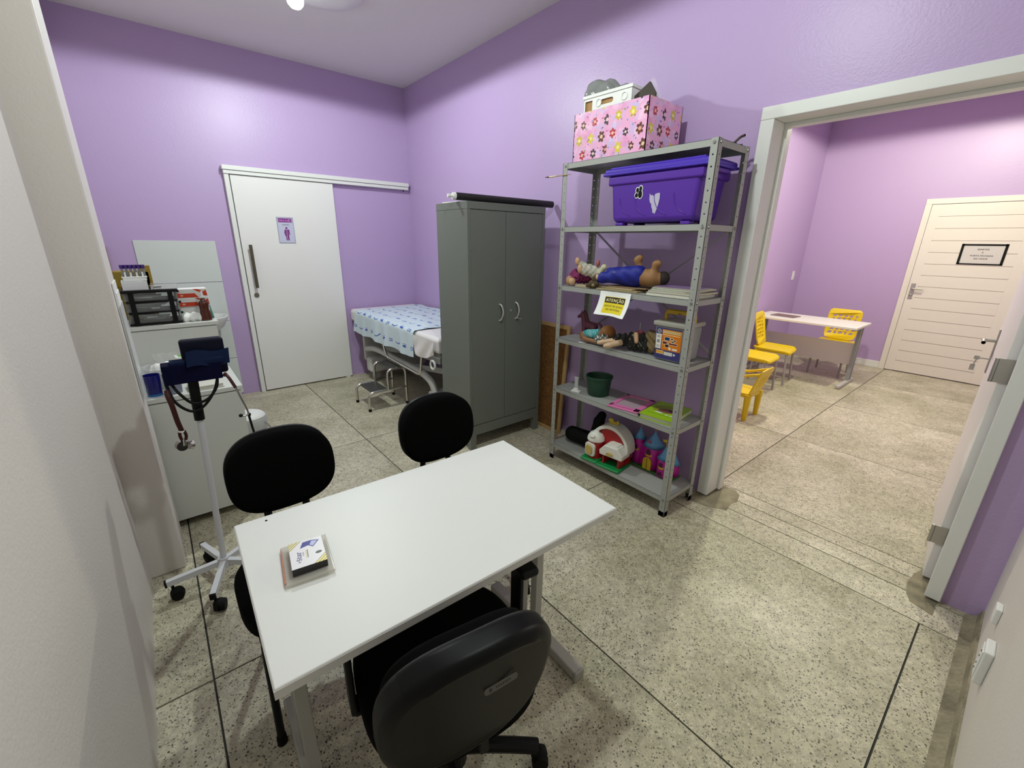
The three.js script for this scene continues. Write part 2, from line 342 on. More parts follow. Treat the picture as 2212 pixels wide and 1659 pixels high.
// ---------------------------------------------------------------- doorway to the next room, open leaf
{
  const d = structure('door_2');
  const x0 = 2.467, x1 = 2.655;
  obj('jamb', [bb(x0, x1, 0.012, 2.106, -1.093, -1.029, 0.004), bb(2.60, x1, 0.012, 2.106, -1.029, -1.012, 0.002)], MAT.trim, d);
  obj('jamb', [bb(x0, 2.612, 0.012, 2.106, 0.004, 0.058, 0.004)], MAT.trim, d);
  obj('lintel', [bb(x0, x1, 2.106, 2.163, -1.093, 0.058, 0.004), bb(2.60, x1, 2.088, 2.106, -1.012, 0.004, 0.002)], MAT.trim, d);
  // leaf swung into the next room
  const L = new THREE.Group(); L.name = 'leaf'; L.position.set(2.628, 0, -0.026); L.rotation.y = 0.075; d.add(L);
  obj('door_panel', box(0.885, 2.06, 0.035, 0.4425, 1.042, 0.0175, 0.003), MAT.doorWhite, L);
  obj('hinge', [box(0.004, 0.10, 0.05, -0.004, 1.05, 0.004), cyl(0.007, 0.007, 0.10, -0.004, 1.05, -0.022, 10)], MAT.steel, L);
  obj('hinge', [box(0.004, 0.09, 0.05, -0.004, 0.25, 0.004), cyl(0.007, 0.007, 0.09, -0.004, 0.25, -0.022, 10)], MAT.steel, L);
  obj('lock_plate', [box(0.045, 0.24, 0.005, 0.825, 1.00, -0.003, 0.002)], MAT.steel, L);
  obj('lever', [pipe([[0.825, 1.055, 0], [0.825, 1.055, -0.05], [0.715, 1.055, -0.052]], 0.009, 0.015)], MAT.steel, L);
  obj('key', [rod([0.825, 0.955, 0], [0.825, 0.955, -0.05], 0.004), box(0.004, 0.02, 0.022, 0.825, 0.955, -0.052), rod([0.825, 0.95, -0.05], [0.825, 0.905, -0.058], 0.003), box(0.003, 0.034, 0.020, 0.825, 0.90, -0.058, 0.001)], MAT.steel, L);
}
// ---------------------------------------------------------------- cream boarded door in the far wall
{
  const d = structure('door_3');
  obj('door_frame', [bb(7.285, 7.31, 0, 2.02, -1.143, -1.083, 0.003), bb(7.285, 7.31, 0, 2.02, -0.185, -0.125, 0.003), bb(7.2851, 7.31, 2.02, 2.08, -1.143, -0.125, 0.003)], MAT.cream, d);
  const leaf = obj('leaf', [bb(7.289, 7.3, 0.01, 2.015, -1.079, -0.189)], MAT.cream, d);
  obj('stile', [bb(7.281, 7.289, 0.01, 2.015, -1.079, -0.995, 0.001), bb(7.281, 7.289, 0.01, 2.015, -0.273, -0.189, 0.001)], MAT.cream, d);
  const n = 15, hgt = (2.015 - 0.01) / n;
  for (let i = 0; i < n; i++) obj('board', bb(7.281, 7.289, 0.01 + i * hgt + 0.0035, 0.01 + (i + 1) * hgt - 0.0035, -0.995, -0.273), MAT.cream, leaf);
  const h = obj('handle_plate', [box(0.008, 0.19, 0.042, 7.277, 1.02, -1.035, 0.003)], MAT.steel, d);
  obj('lever', [pipe([[7.277, 1.05, -1.035], [7.235, 1.05, -1.035], [7.232, 1.05, -0.93]], 0.009, 0.015), sph(0.014, 7.27, 0.975, -1.035)], MAT.steel, h);
}
{ // notice on the far door
  const tex = canvasTex(560, 340, (x, w, h) => { x.fillStyle = '#cfcac8'; x.fillRect(0, 0, w, h); x.fillStyle = '#2c2424'; x.textAlign = 'center'; x.font = 'bold 40px sans-serif'; x.fillText('MANTER', w / 2, 84); x.fillText('A', w / 2, 142); x.fillText('PORTA FECHADA', w / 2, 206); x.fillText('NA CHAVE', w / 2, 264); });
  const s = thing('door_notice', 'black-framed printed notice on the cream boarded door', 'sign', [7.279, 1.47, -0.54], -PI / 2);
  obj('frame', [box(0.365, 0.018, 0.007, 0, 0.102, 0.001), box(0.365, 0.012, 0.007, 0, -0.107, 0.001), box(0.022, 0.225, 0.007, -0.1715, 0, 0.001), box(0.022, 0.225, 0.007, 0.1715, 0, 0.001)], MAT.black, s);
  obj('sheet', prep(new THREE.PlaneGeometry(0.325, 0.19)).translate(0, -0.003, 0.001), M(0xffffff, 0.5, { map: tex }), s);
}
// ---------------------------------------------------------------- ceiling lamps
LAMPS.forEach((l, i) => {
  const lab = ['white round ceiling lamp with a bare glowing bulb above the bed end', 'white round ceiling lamp with a bare bulb above the white table', 'white round ceiling lamp in the next room, towards the cream door', 'white round ceiling lamp in the next room, over the yellow chairs'][i];
  const f = thing('ceiling_lamp', lab, 'ceiling lamp', [l.at[0], CE, l.at[2]], 0, 'ceiling lamps');
  const off = i === 0 ? [0.17, -0.03] : [0, 0];
  obj('base_plate', [lathe([[0.001, -0.045], [0.18, -0.043], [0.26, -0.03], [0.275, -0.012], [0.275, -0.001], [0.001, -0.001]], 48).translate(off[0], 0, off[1])], MAT.white, f);
  obj('socket', [cyl(0.022, 0.024, 0.045, 0, -0.066, 0)], MAT.white, f);
  const by = l.at[1] - CE;
  obj('bulb_collar', [cyl(0.034, 0.022, 0.022, 0, by + 0.044, 0)], MAT.white, f);
  const glow = M(0xffffff, 0.5, { emissive: l.color, emissiveIntensity: 14 });
  obj('bulb', [lathe([[0.034, 0.034], [0.044, 0.024], [0.051, 0.006], [0.046, -0.016], [0.030, -0.034], [0.001, -0.041]], 28).translate(0, by, 0)], glow, f);
  const s = new THREE.SpotLight(l.color, l.power, 0, 1.5705, 0.06, 2);
  s.name = 'bulb_light'; s.position.set(l.at[0], l.at[1] - 0.055, l.at[2]); s.target.position.set(l.at[0], 0, l.at[2]);
  s.castShadow = true; s.shadow.radius = 2.2; s.shadow.mapSize.set(2048, 2048); s.shadow.bias = -0.0005; s.shadow.camera.near = 0.05;
  scene.add(s); scene.add(s.target);
});
// ---------------------------------------------------------------- white table
{
  const T = thing('table', 'white laminate table with steel legs beneath three black chairs', 'table', [0.519, 0, -0.984], -0.031);
  obj('table_top', box(0.956, 0.026, 0.592, 0, 0.728, 0, 0.004), MAT.laminate, T);
  obj('shade_toned_edge', [box(0.958, 0.020, 0.003, 0, 0.727, 0.2955), box(0.958, 0.020, 0.003, 0, 0.727, -0.2955), box(0.003, 0.020, 0.588, 0.4775, 0.727, 0), box(0.003, 0.020, 0.588, -0.4775, 0.727, 0)], M(new THREE.Color().setRGB(0.64, 0.625, 0.60), 0.5), T);  // white laminate edges, their shade put into a darker colour than the top
  obj('cable_hole', [cyl(0.0035, 0.0035, 0.001, -0.40, 0.7413, -0.268, 10)], MAT.black, T);
  const lm = M(new THREE.Color().setRGB(0.40, 0.39, 0.36), 0.45);
  for (const s of [-1, 1]) {
    const leg = obj('leg', [box(0.034, 0.66, 0.034, s * 0.418, 0.372, 0.01, 0.004), box(0.034, 0.66, 0.034, s * 0.418, 0.372, -0.075, 0.004), box(0.042, 0.022, 0.46, s * 0.418, 0.704, -0.02, 0.004)], lm, T);
    obj('foot', [box(0.046, 0.040, 0.52, s * 0.427, 0.025, -0.015, 0.006)], M(new THREE.Color().setRGB(0.42, 0.40, 0.36), 0.42), leg);
    for (const e of [0.243, -0.273]) obj('end_cap', [box(0.048, 0.044, 0.022, s * 0.427, 0.0222, e, 0.008)], M(new THREE.Color().setRGB(0.34, 0.33, 0.30), 0.6), leg);
  }
  obj('modesty_panel', box(0.80, 0.22, 0.014, 0, 0.58, -0.10), MAT.laminate, T);
  obj('corner_bracket', box(0.02, 0.012, 0.055, 0.465, 0.712, 0.265), MAT.grey, T);
}
// ---------------------------------------------------------------- carton in a clear pouch on the table
{
  const tex = canvasTex(480, 600, (x, w, h) => {
    x.fillStyle = '#ece9ee'; x.fillRect(0, 0, w, h);
    const stripe = (x0, y0, x1, y1, wd, c) => { x.strokeStyle = c; x.lineWidth = wd; x.beginPath(); x.moveTo(x0, y0); x.lineTo(x1, y1); x.stroke(); };
    for (const [o, c, wd] of [[30, '#f1e3a2', 40], [90, '#f1e3a2', 40], [150, '#f1e3a2', 34], [10, '#2a2620', 8], [62, '#2a2620', 9], [116, '#2a2620', 9], [165, '#3a342a', 8]]) stripe(-10, o + 20, o + 20, -10, wd, c);
    for (const [o, c, wd] of [[20, '#f4e27a', 34], [80, '#f4e27a', 40], [140, '#f4e27a', 30], [0, '#2a2620', 7], [50, '#2a2620', 9], [108, '#2a2620', 9], [160, '#2a2620', 8]]) stripe(w - o - 20, h + 10, w + 10, h - o - 20, wd, c);
    x.fillStyle = '#171a8c'; x.beginPath(); x.moveTo(200, 46); x.lineTo(318, 40); x.lineTo(268, 150); x.lineTo(150, 176); x.closePath(); x.fill();
    x.beginPath(); x.moveTo(318, 40); x.lineTo(436, 84); x.lineTo(334, 214); x.lineTo(268, 150); x.closePath(); x.fill();
    x.fillStyle = '#b9bde8'; x.beginPath(); x.moveTo(326, 62); x.lineTo(408, 92); x.lineTo(334, 190); x.lineTo(288, 146); x.closePath(); x.fill();
    x.fillStyle = '#2b2620'; x.beginPath(); x.ellipse(392, 372, 46, 30, -0.1, 0, 7); x.fill();
    x.save(); x.translate(150, 510); x.rotate(-PI / 2 + 0.02); x.fillStyle = '#1b1c6e'; x.font = 'bold 98px serif'; x.fillText('+Star', 0, 0); x.fillText('+Star', 2, 0); x.font = 'bold 34px serif'; x.fillText('Print', 150, 38);
    x.fillStyle = '#d9cf9c'; x.fillRect(82, 62, 190, 16); x.fillStyle = '#3a3a34'; x.fillRect(88, 84, 180, 10); x.restore();
  });
  const P = thing('toner_carton', 'small white carton with yellow stripes in a clear pouch on the white table', 'carton', [0.173, 0.7415, -1.013], -0.143);
  const pg = warp(prep(new RoundedBoxGeometry(0.112, 0.006, 0.152, 14, 0.0028)), v => { v.y += 0.0020 * Math.sin(v.x * 90 + v.z * 40) * Math.cos(v.z * 75) + 0.0012 * Math.sin(v.z * 190 + v.x * 60) + (Math.abs(v.z) > 0.06 ? 0.002 : 0); if (v.y < 0) v.y = Math.max(v.y, -0.005); });
  obj('pouch', pg.translate(0, 0.0055, 0), M(new THREE.Color().setRGB(0.86, 0.84, 0.79), 0.10, { transmission: 0.68, thickness: 0 }), P);
  obj('seal_strip', [box(0.004, 0.007, 0.135, -0.054, 0.0065, 0, 0.001)], M(new THREE.Color().setRGB(0.55, 0.20, 0.13), 0.5), P);
  const body = obj('box_body', [box(0.079, 0.020, 0.105, 0.003, 0.0195, 0.002, 0.001)], M(new THREE.Color().setRGB(0.012, 0.010, 0.012), 0.4), P);
  obj('print', [rotX(prep(new THREE.PlaneGeometry(0.0788, 0.1048)), -PI / 2).translate(0.003, 0.0298, 0.002)], M(0xffffff, 0.35, { map: tex }), body);
}
// ---------------------------------------------------------------- the two visitor chairs behind the table
function visitorChair(label) {
  const c = thing('visitor_chair', label, 'chair');
  // faces +z, origin on the floor under the seat centre
  const seatG = ext(superell(0.41, 0.40, 3.2), 0.03, 0.016, [], 4); seatG.rotateX(-PI / 2); seatG.translate(0, 0.402, 0);
  obj('seat', seatG, MAT.blackFabric, c);
  const pan = ext(superell(0.40, 0.39, 3.2), 0.010, 0.004); pan.rotateX(-PI / 2); pan.translate(0, 0.384, 0);
  obj('seat_shell', pan, MAT.blackPlastic, c);
  let bk = ext(superell(0.312, 0.252, 2.7), 0.028, 0.020, [], 5);
  bk = warp(bk, v => { v.z += 0.55 * v.x * v.x - 0.10 * v.y; });
  obj('backrest', bk.translate(0, 0.728, -0.245), MAT.blackFabric, c);
  let sh = ext(superell(0.338, 0.278, 2.7), 0.010, 0.006, [], 3);
  sh = warp(sh, v => { v.z += 0.55 * v.x * v.x - 0.10 * v.y; });
  obj('back_shell', sh.translate(0, 0.728, -0.262), MAT.blackPlastic, c);
  for (const s of [-1, 1]) obj('back_support', pipe([[s * 0.066, 0.74, -0.262], [s * 0.066, 0.52, -0.250], [s * 0.07, 0.385, -0.225], [s * 0.08, 0.375, -0.02]], 0.0095, 0.05), MAT.blackPlastic, c);
  for (const s of [-1, 1]) obj('support_bar', box(0.026, 0.17, 0.007, s * 0.066, 0.535, -0.252, 0.002), MAT.blackPlastic, c);
  obj('tag', box(0.002, 0.028, 0.012, 0.1755, 0.735, -0.222), MAT.white, c);
  for (const [sx, sz] of [[-1, 1], [1, 1], [-1, -1], [1, -1]]) {
    const leg = obj('leg', pipe([[sx * 0.10, 0.376, sz * 0.12], [sx * 0.183, 0.372, sz * 0.165], [sx * (sz > 0 ? 0.192 : 0.165), 0.012, sz * 0.195]], 0.0115, 0.04), MAT.blackPlastic, c);
    obj('foot_cap', cyl(0.014, 0.0155, 0.03, sx * (sz > 0 ? 0.192 : 0.165), 0.015, sz * 0.195, 14), MAT.rubber, leg);
  }
  return c;
}
{
  const a = visitorChair('black fabric chair behind the white table, beside the pressure gauge stand');
  a.position.set(0.240, 0, -1.368);
  copyOf(a, [0.868, 0, -1.345], 0.0, 'black fabric chair behind the white table, in front of the grey cabinet');
}
// ---------------------------------------------------------------- swivel chair on casters
{
  const c = thing('swivel_chair', 'black swivel chair with armrests and casters pulled up to the white table', 'chair', [0.425, 0, -0.775], -0.16);
  // faces -z
  const seatG = ext(superell(0.42, 0.42, 3.0), 0.036, 0.018, [], 4); seatG.rotateX(-PI / 2); seatG.translate(0, 0.415, -0.01);
  obj('seat', seatG, MAT.blackFabric, c);
  const pan = ext(superell(0.41, 0.41, 3.0), 0.012, 0.006); pan.rotateX(-PI / 2); pan.translate(0, 0.392, -0.01);
  obj('seat_shell', pan, MAT.blackPlastic, c);
  const lean = v => { v.z += -0.62 * v.x * v.x + 0.23 * v.y; };
  let cu = warp(ext(superell(0.295, 0.285, 2.8), 0.03, 0.016, [], 4), lean);
  obj('backrest', cu.translate(-0.045, 0.655, 0.205), MAT.blackFabric, c);
  let sh = ext(superell(0.325, 0.325, 2.8), 0.026, 0.022, [], 6);
  sh = warp(sh, v => { lean(v); if (v.z > 0.04 + 0.23 * v.y) v.z += 0.008 * Math.exp(-(((v.y - 0.115) / 0.03) ** 2)) * (Math.abs(v.x) < 0.16 ? 1 : 0.3); });
  const shell = obj('back_shell', sh.translate(-0.045, 0.662, 0.252), M(new THREE.Color().setRGB(0.0022, 0.0022, 0.0025), 0.42, { specularIntensity: 0.3 }), c);
  { // maker's plate: unreadable marks
    const tex = canvasTex(256, 48, (x, w, h) => { x.fillStyle = '#56564f'; x.fillRect(0, 0, w, h); x.fillStyle = '#22221d'; x.beginPath(); x.arc(46, 24, 13, 0, 7); x.fill(); for (let i = 0; i < 7; i++) x.fillRect(86 + i * 17, 15, 10, 19); });
    const g = ext(rrect(0.072, 0.014, 0.0068), 0.002); const p = g.attributes.position, uv = g.attributes.uv; for (let i = 0; i < p.count; i++) uv.setXY(i, p.getX(i) / 0.072 + 0.5, p.getY(i) / 0.014 + 0.5);
    g.rotateX(-0.23); g.rotateZ(0.06); obj('plate', g.translate(-0.005, 0.725, 0.3145), M(0xffffff, 0.4, { map: tex }), shell);
  }
  obj('back_bar', [bar([0, 0.40, 0.10], [0, 0.42, 0.215], 0.02, 0.06), bar([0, 0.41, 0.205], [0, 0.52, 0.200], 0.02, 0.06, [1, 0, 0])], MAT.blackPlastic, c);
  obj('mechanism', [box(0.16, 0.05, 0.20, 0, 0.365, 0, 0.01), rod([0.06, 0.36, 0], [0.22, 0.35, 0.02], 0.006)], MAT.blackPlastic, c);
  obj('gas_column', [cyl(0.014, 0.014, 0.22, 0, 0.26, 0, 16), cyl(0.026, 0.028, 0.17, 0, 0.15, 0, 18)], MAT.blackPlastic, c);
  const base = obj('star_base', [cyl(0.045, 0.05, 0.06, 0, 0.085, 0, 20)], MAT.blackPlastic, c);
  for (let i = 0; i < 5; i++) {
    const a = 0.16 - 0.62 + i * 2 * PI / 5, dx = Math.cos(a), dz = -Math.sin(a);
    const lg = obj('base_leg', [tube([[0.03 * dx, 0.098, 0.03 * dz], [0.12 * dx, 0.097, 0.12 * dz], [0.22 * dx, 0.084, 0.22 * dz], [0.262 * dx, 0.076, 0.262 * dz]], 0.021, 14, 12)], MAT.blackPlastic, base);
    lg.geometry.computeVertexNormals?.();
    const cx = 0.258 * dx, cz = 0.258 * dz;
    const w = [rod([cx, 0.03, cz], [cx, 0.075, cz], 0.006)];
    for (const s of [-1, 1]) w.push(rod([cx - dz * s * 0.006 + dx * 0.012, 0.0262, cz + dx * s * 0.006 + dz * 0.012], [cx - dz * s * 0.023 + dx * 0.012, 0.0262, cz + dx * s * 0.023 + dz * 0.012], 0.026, 0.024, 20));
    w.push(sph(0.024, cx + dx * 0.012, 0.036, cz + dz * 0.012, 1, 0.8, 1, 14));
    obj('caster', w, MAT.rubber, base);
  }
  for (const s of [-1, 1]) {
    const arm = obj('armrest', [warp(prep(new RoundedBoxGeometry(0.058, 0.026, 0.235, 4, 0.012)), v => { v.y += -0.9 * v.z * v.z; v.x += s * 0.25 * v.z * v.z; }).translate(s * 0.245, 0.65, -0.085)], MAT.blackPlastic, c);
    obj('arm_post', [box(0.016, 0.25, 0.055, s * 0.240, 0.52, -0.03, 0.006), box(0.07, 0.014, 0.055, s * 0.205, 0.396, -0.03, 0.005)], MAT.blackPlastic, arm);
  }
}
// ---------------------------------------------------------------- grey steel cabinet
{
  const c = thing('steel_cabinet', 'tall grey steel two-door cabinet beside the bed', 'cabinet', [1.995, 0, -2.665]);
  const gm = M(new THREE.Color().setRGB(0.150, 0.163, 0.145), 0.42, { bumpMap: peel, bumpScale: 0.0002 });
  // local: x -0.345..0.345, z -0.195..0.195
  obj('body', [bb(-0.345, -0.343, 0.07, 1.7215, -0.195, 0.1652), bb(0.343, 0.345, 0.07, 1.7215, -0.195, 0.1652), bb(-0.342, 0.342, 0.10, 1.72, -0.1948, -0.192), bb(-0.3462, 0.3462, 1.722, 1.768, -0.1962, 0.1962, 0.002), bb(-0.3456, -0.322, 0.0705, 1.7215, 0.165, 0.195, 0.001), bb(0.322, 0.3456, 0.0705, 1.7215, 0.165, 0.195, 0.001), bb(-0.34, 0.34, 0.10, 0.19, -0.19, 0.16)], gm, c);
  obj('plinth', [bb(-0.3218, 0.3218, 0.115, 0.192, 0.185, 0.1948, 0.002)], gm, c);
  for (const [sx, sz] of [[-1, 1], [1, 1], [-1, -1], [1, -1]]) obj('leg', bb(sx > 0 ? 0.295 : -0.3466, sx > 0 ? 0.3466 : -0.295, 0, 0.13, sz > 0 ? 0.155 : -0.1966, sz > 0 ? 0.1966 : -0.155, 0.003), gm, c);
  const dl = obj('door', bb(-0.320, -0.024, 0.197, 1.719, 0.172, 0.193, 0.002), gm, c);
  const dr = obj('door', bb(-0.020, 0.320, 0.197, 1.719, 0.172, 0.193, 0.002), gm, c);
  const hm = M(new THREE.Color().setRGB(0.62, 0.62, 0.60), 0.3, { metalness: 0.6 });
  obj('handle', tube([[-0.078, 1.095, 0.193], [-0.070, 1.08, 0.212], [-0.064, 1.035, 0.222], [-0.070, 0.99, 0.212], [-0.078, 0.972, 0.193]], 0.0065, 24, 10), hm, dl);
  obj('handle', tube([[0.072, 1.098, 0.193], [0.080, 1.083, 0.212], [0.086, 1.037, 0.222], [0.080, 0.992, 0.212], [0.072, 0.974, 0.193]], 0.0065, 24, 10), hm, dr);
  obj('lock', [rod([0.03, 1.04, 0.193], [0.03, 1.04, 0.198], 0.009, 0.009, 16)], hm, dr);
  obj('string', tube([[0.075, 0.985, 0.205], [0.085, 0.98, 0.225], [0.11, 0.975, 0.222], [0.125, 0.968, 0.205]], 0.0012, 16, 6), MAT.white, dr);
  for (const y of [0.45, 0.95, 1.5]) { obj('hinge', cyl(0.005, 0.005, 0.06, -0.322, y, 0.196, 8), gm, dl); obj('hinge', cyl(0.005, 0.005, 0.06, 0.322, y, 0.196, 8), gm, dr); }
}
// rolled screen and papers on the cabinet
{
  const t = thing('rolled_screen', 'long black roll lying on top of the grey steel cabinet', 'roll', [0, 0, 0]);
  obj('roll', rod([1.645, 1.803, -2.600], [2.468, 1.797, -2.535], 0.0235, 0.0235, 24), M(new THREE.Color().setRGB(0.012, 0.010, 0.011), 0.55), t);
  obj('end_cap', [rod([1.625, 1.803, -2.6016], [1.646, 1.803, -2.600], 0.021, 0.0235, 20), rod([1.598, 1.803, -2.604], [1.628, 1.803, -2.6014], 0.009, 0.009, 14), rod([1.590, 1.803, -2.6046], [1.602, 1.803, -2.6036], 0.0115, 0.0115, 14)], MAT.white, t);
  const s = thing('paper_stack', 'white folded papers on top of the grey steel cabinet', 'paper', [1.79, 1.7685, -2.69], 0.1);
  obj('sheets', [box(0.26, 0.006, 0.20, 0, 0.003, 0), box(0.25, 0.003, 0.19, 0.02, 0.0076, 0.012)], MAT.paper, s);
}
// cork board leaning on the right wall behind the cabinet
{
  const ck = (() => { const a = tnoise(90, 31), b = tnoise(30, 32); return dataTex(256, (x, y) => { const k = 0.6 + 0.45 * a(x / 256, y / 256) + 0.25 * b(x / 256, y / 256); return [126 * k, 84 * k, 38 * k]; }, true, 0.3); })();
  const c = thing('cork_board', 'brown cork board with wooden frame leaning behind the grey cabinet', 'board', [2.392, 0, -2.272]);
  const g = new THREE.Group(); g.name = 'panel_group'; 
  const lean = geo => geo.rotateZ(-0.075);
  obj('cork', lean(bb(0.004, 0.014, 0.03, 0.88, -0.62, -0.02)), M(0xffffff, 0.9, { map: ck }), c);
  for (const q of [[0, 0.022, 0, 0.905, -0.026, 0], [0, 0.022, 0, 0.905, -0.645, -0.619], [0, 0.022, 0.875, 0.905, -0.62, -0.025], [0, 0.022, 0.0, 0.03, -0.62, -0.025]]) obj('frame_rail', lean(bb(...q, 0.002)), MAT.wood, c);
}
// ---------------------------------------------------------------- grey steel shelving against the right wall
const SH = { x0: 2.062, x1: 2.372, z0: -2.035, z1: -1.078, ys: [0.123, 0.553, 0.910, 1.258, 1.617, 1.975] };
{
  const s = thing('shelf_rack', 'grey perforated steel shelving unit loaded with toys against the lilac wall', 'shelving');
  const gm = M(new THREE.Color().setRGB(0.35, 0.355, 0.335), 0.4, { bumpMap: peel, bumpScale: 0.0002 });
  const bolt = M(new THREE.Color().setRGB(0.30, 0.30, 0.28), 0.35, { metalness: 0.7 });
  const H = 1.978, W = 0.036, T = 0.0022;
  // one perforated flange: in local xy, width along x from 0
  const holes = []; for (let y = 0.06; y < 1.95; y += 0.05) holes.push(circle(0.0042, W * 0.55, y, 8));
  const flange = () => ext([[0, 0], [W, 0], [W, H], [0, H]], T, 0, holes);
  const post = (x, z, sx, sz) => { // sx, sz: inward directions of the two flanges
    const flip = (g, neg) => { if (!neg) return g; for (const k of ['position', 'normal', 'uv']) { const A = g.attributes[k], n = A.itemSize; for (let i = 0; i < A.count; i += 3) for (let j = 0; j < n; j++) { const t = A.array[(i + 1) * n + j]; A.array[(i + 1) * n + j] = A.array[(i + 2) * n + j]; A.array[(i + 2) * n + j] = t; } } return g; };
    const a = flange(); a.applyMatrix4(new THREE.Matrix4().makeBasis(V3(0, 0, sz), V3(0, 1, 0), V3(sx, 0, 0))); a.translate(x, 0, z); flip(a, sx * sz > 0);
    const b = flange(); b.applyMatrix4(new THREE.Matrix4().makeBasis(V3(sx, 0, 0), V3(0, 1, 0), V3(0, 0, sz))); b.translate(x, 0, z); flip(b, sx * sz < 0);
    const p = obj('post', [metres(a), metres(b)], gm, s);
    obj('foot_cap', [bb(Math.min(x, x + sx * W) - 0.001, Math.max(x, x + sx * W) + 0.001, 0, 0.032, Math.min(z, z + sz * 0.005), Math.max(z, z + sz * 0.005)), bb(Math.min(x, x + sx * 0.005), Math.max(x, x + sx * 0.005), 0, 0.032, Math.min(z, z + sz * W) - 0.001, Math.max(z, z + sz * W) + 0.001)], M(new THREE.Color().setRGB(0.06, 0.045, 0.03), 0.8), p);
    return p;
  };
  post(SH.x0, SH.z0, 1, 1); post(SH.x0, SH.z1, 1, -1); post(SH.x1, SH.z0, -1, 1); post(SH.x1, SH.z1, -1, -1);
  SH.ys.forEach((y, i) => {
    const e = 0.0028, x0 = SH.x0 + e, x1 = SH.x1 - e, z0 = SH.z0 + e, z1 = SH.z1 - e, lip = 0.030;
    const p = obj('shelf_board', [bb(x0, x1, y - 0.0015, y, z0, z1), bb(x0, x0 + 0.0015, y - lip, y, z0, z1), bb(x1 - 0.0015, x1, y - lip, y, z0, z1), bb(x0, x1, y - lip, y, z0, z0 + 0.0015), bb(x0, x1, y - lip, y, z1 - 0.0015, z1)], gm, s);
    for (const z of [SH.z0 + W * 0.55, SH.z1 - W * 0.55]) obj('bolt', rod([SH.x0 - 0.005, y - 0.015, z], [SH.x0 + 0.001, y - 0.015, z], 0.006, 0.0075, 8), bolt, p);
    for (const x of [SH.x0 + W * 0.55, SH.x1 - W * 0.55]) obj('bolt', rod([x, y - 0.015, SH.z1 + 0.005], [x, y - 0.015, SH.z1 - 0.001], 0.006, 0.0075, 8), bolt, p);
  });
  obj('brace', bar([SH.x1 + 0.003, 1.605, SH.z0 + 0.02], [SH.x1 + 0.003, 0.925, SH.z1 - 0.02], 0.026, 0.002, [1, 0, 0]), gm, s);
  obj('brace', bar([SH.x1 + 0.006, 1.605, SH.z1 - 0.02], [SH.x1 + 0.006, 0.925, SH.z0 + 0.02], 0.026, 0.002, [1, 0, 0]), gm, s);
}
// print helper: quad facing -x (towards the room); width runs along +z
const faceX = (w, h, x, y, z) => rotY(prep(new THREE.PlaneGeometry(w, h)), -PI / 2).translate(x, y, z);

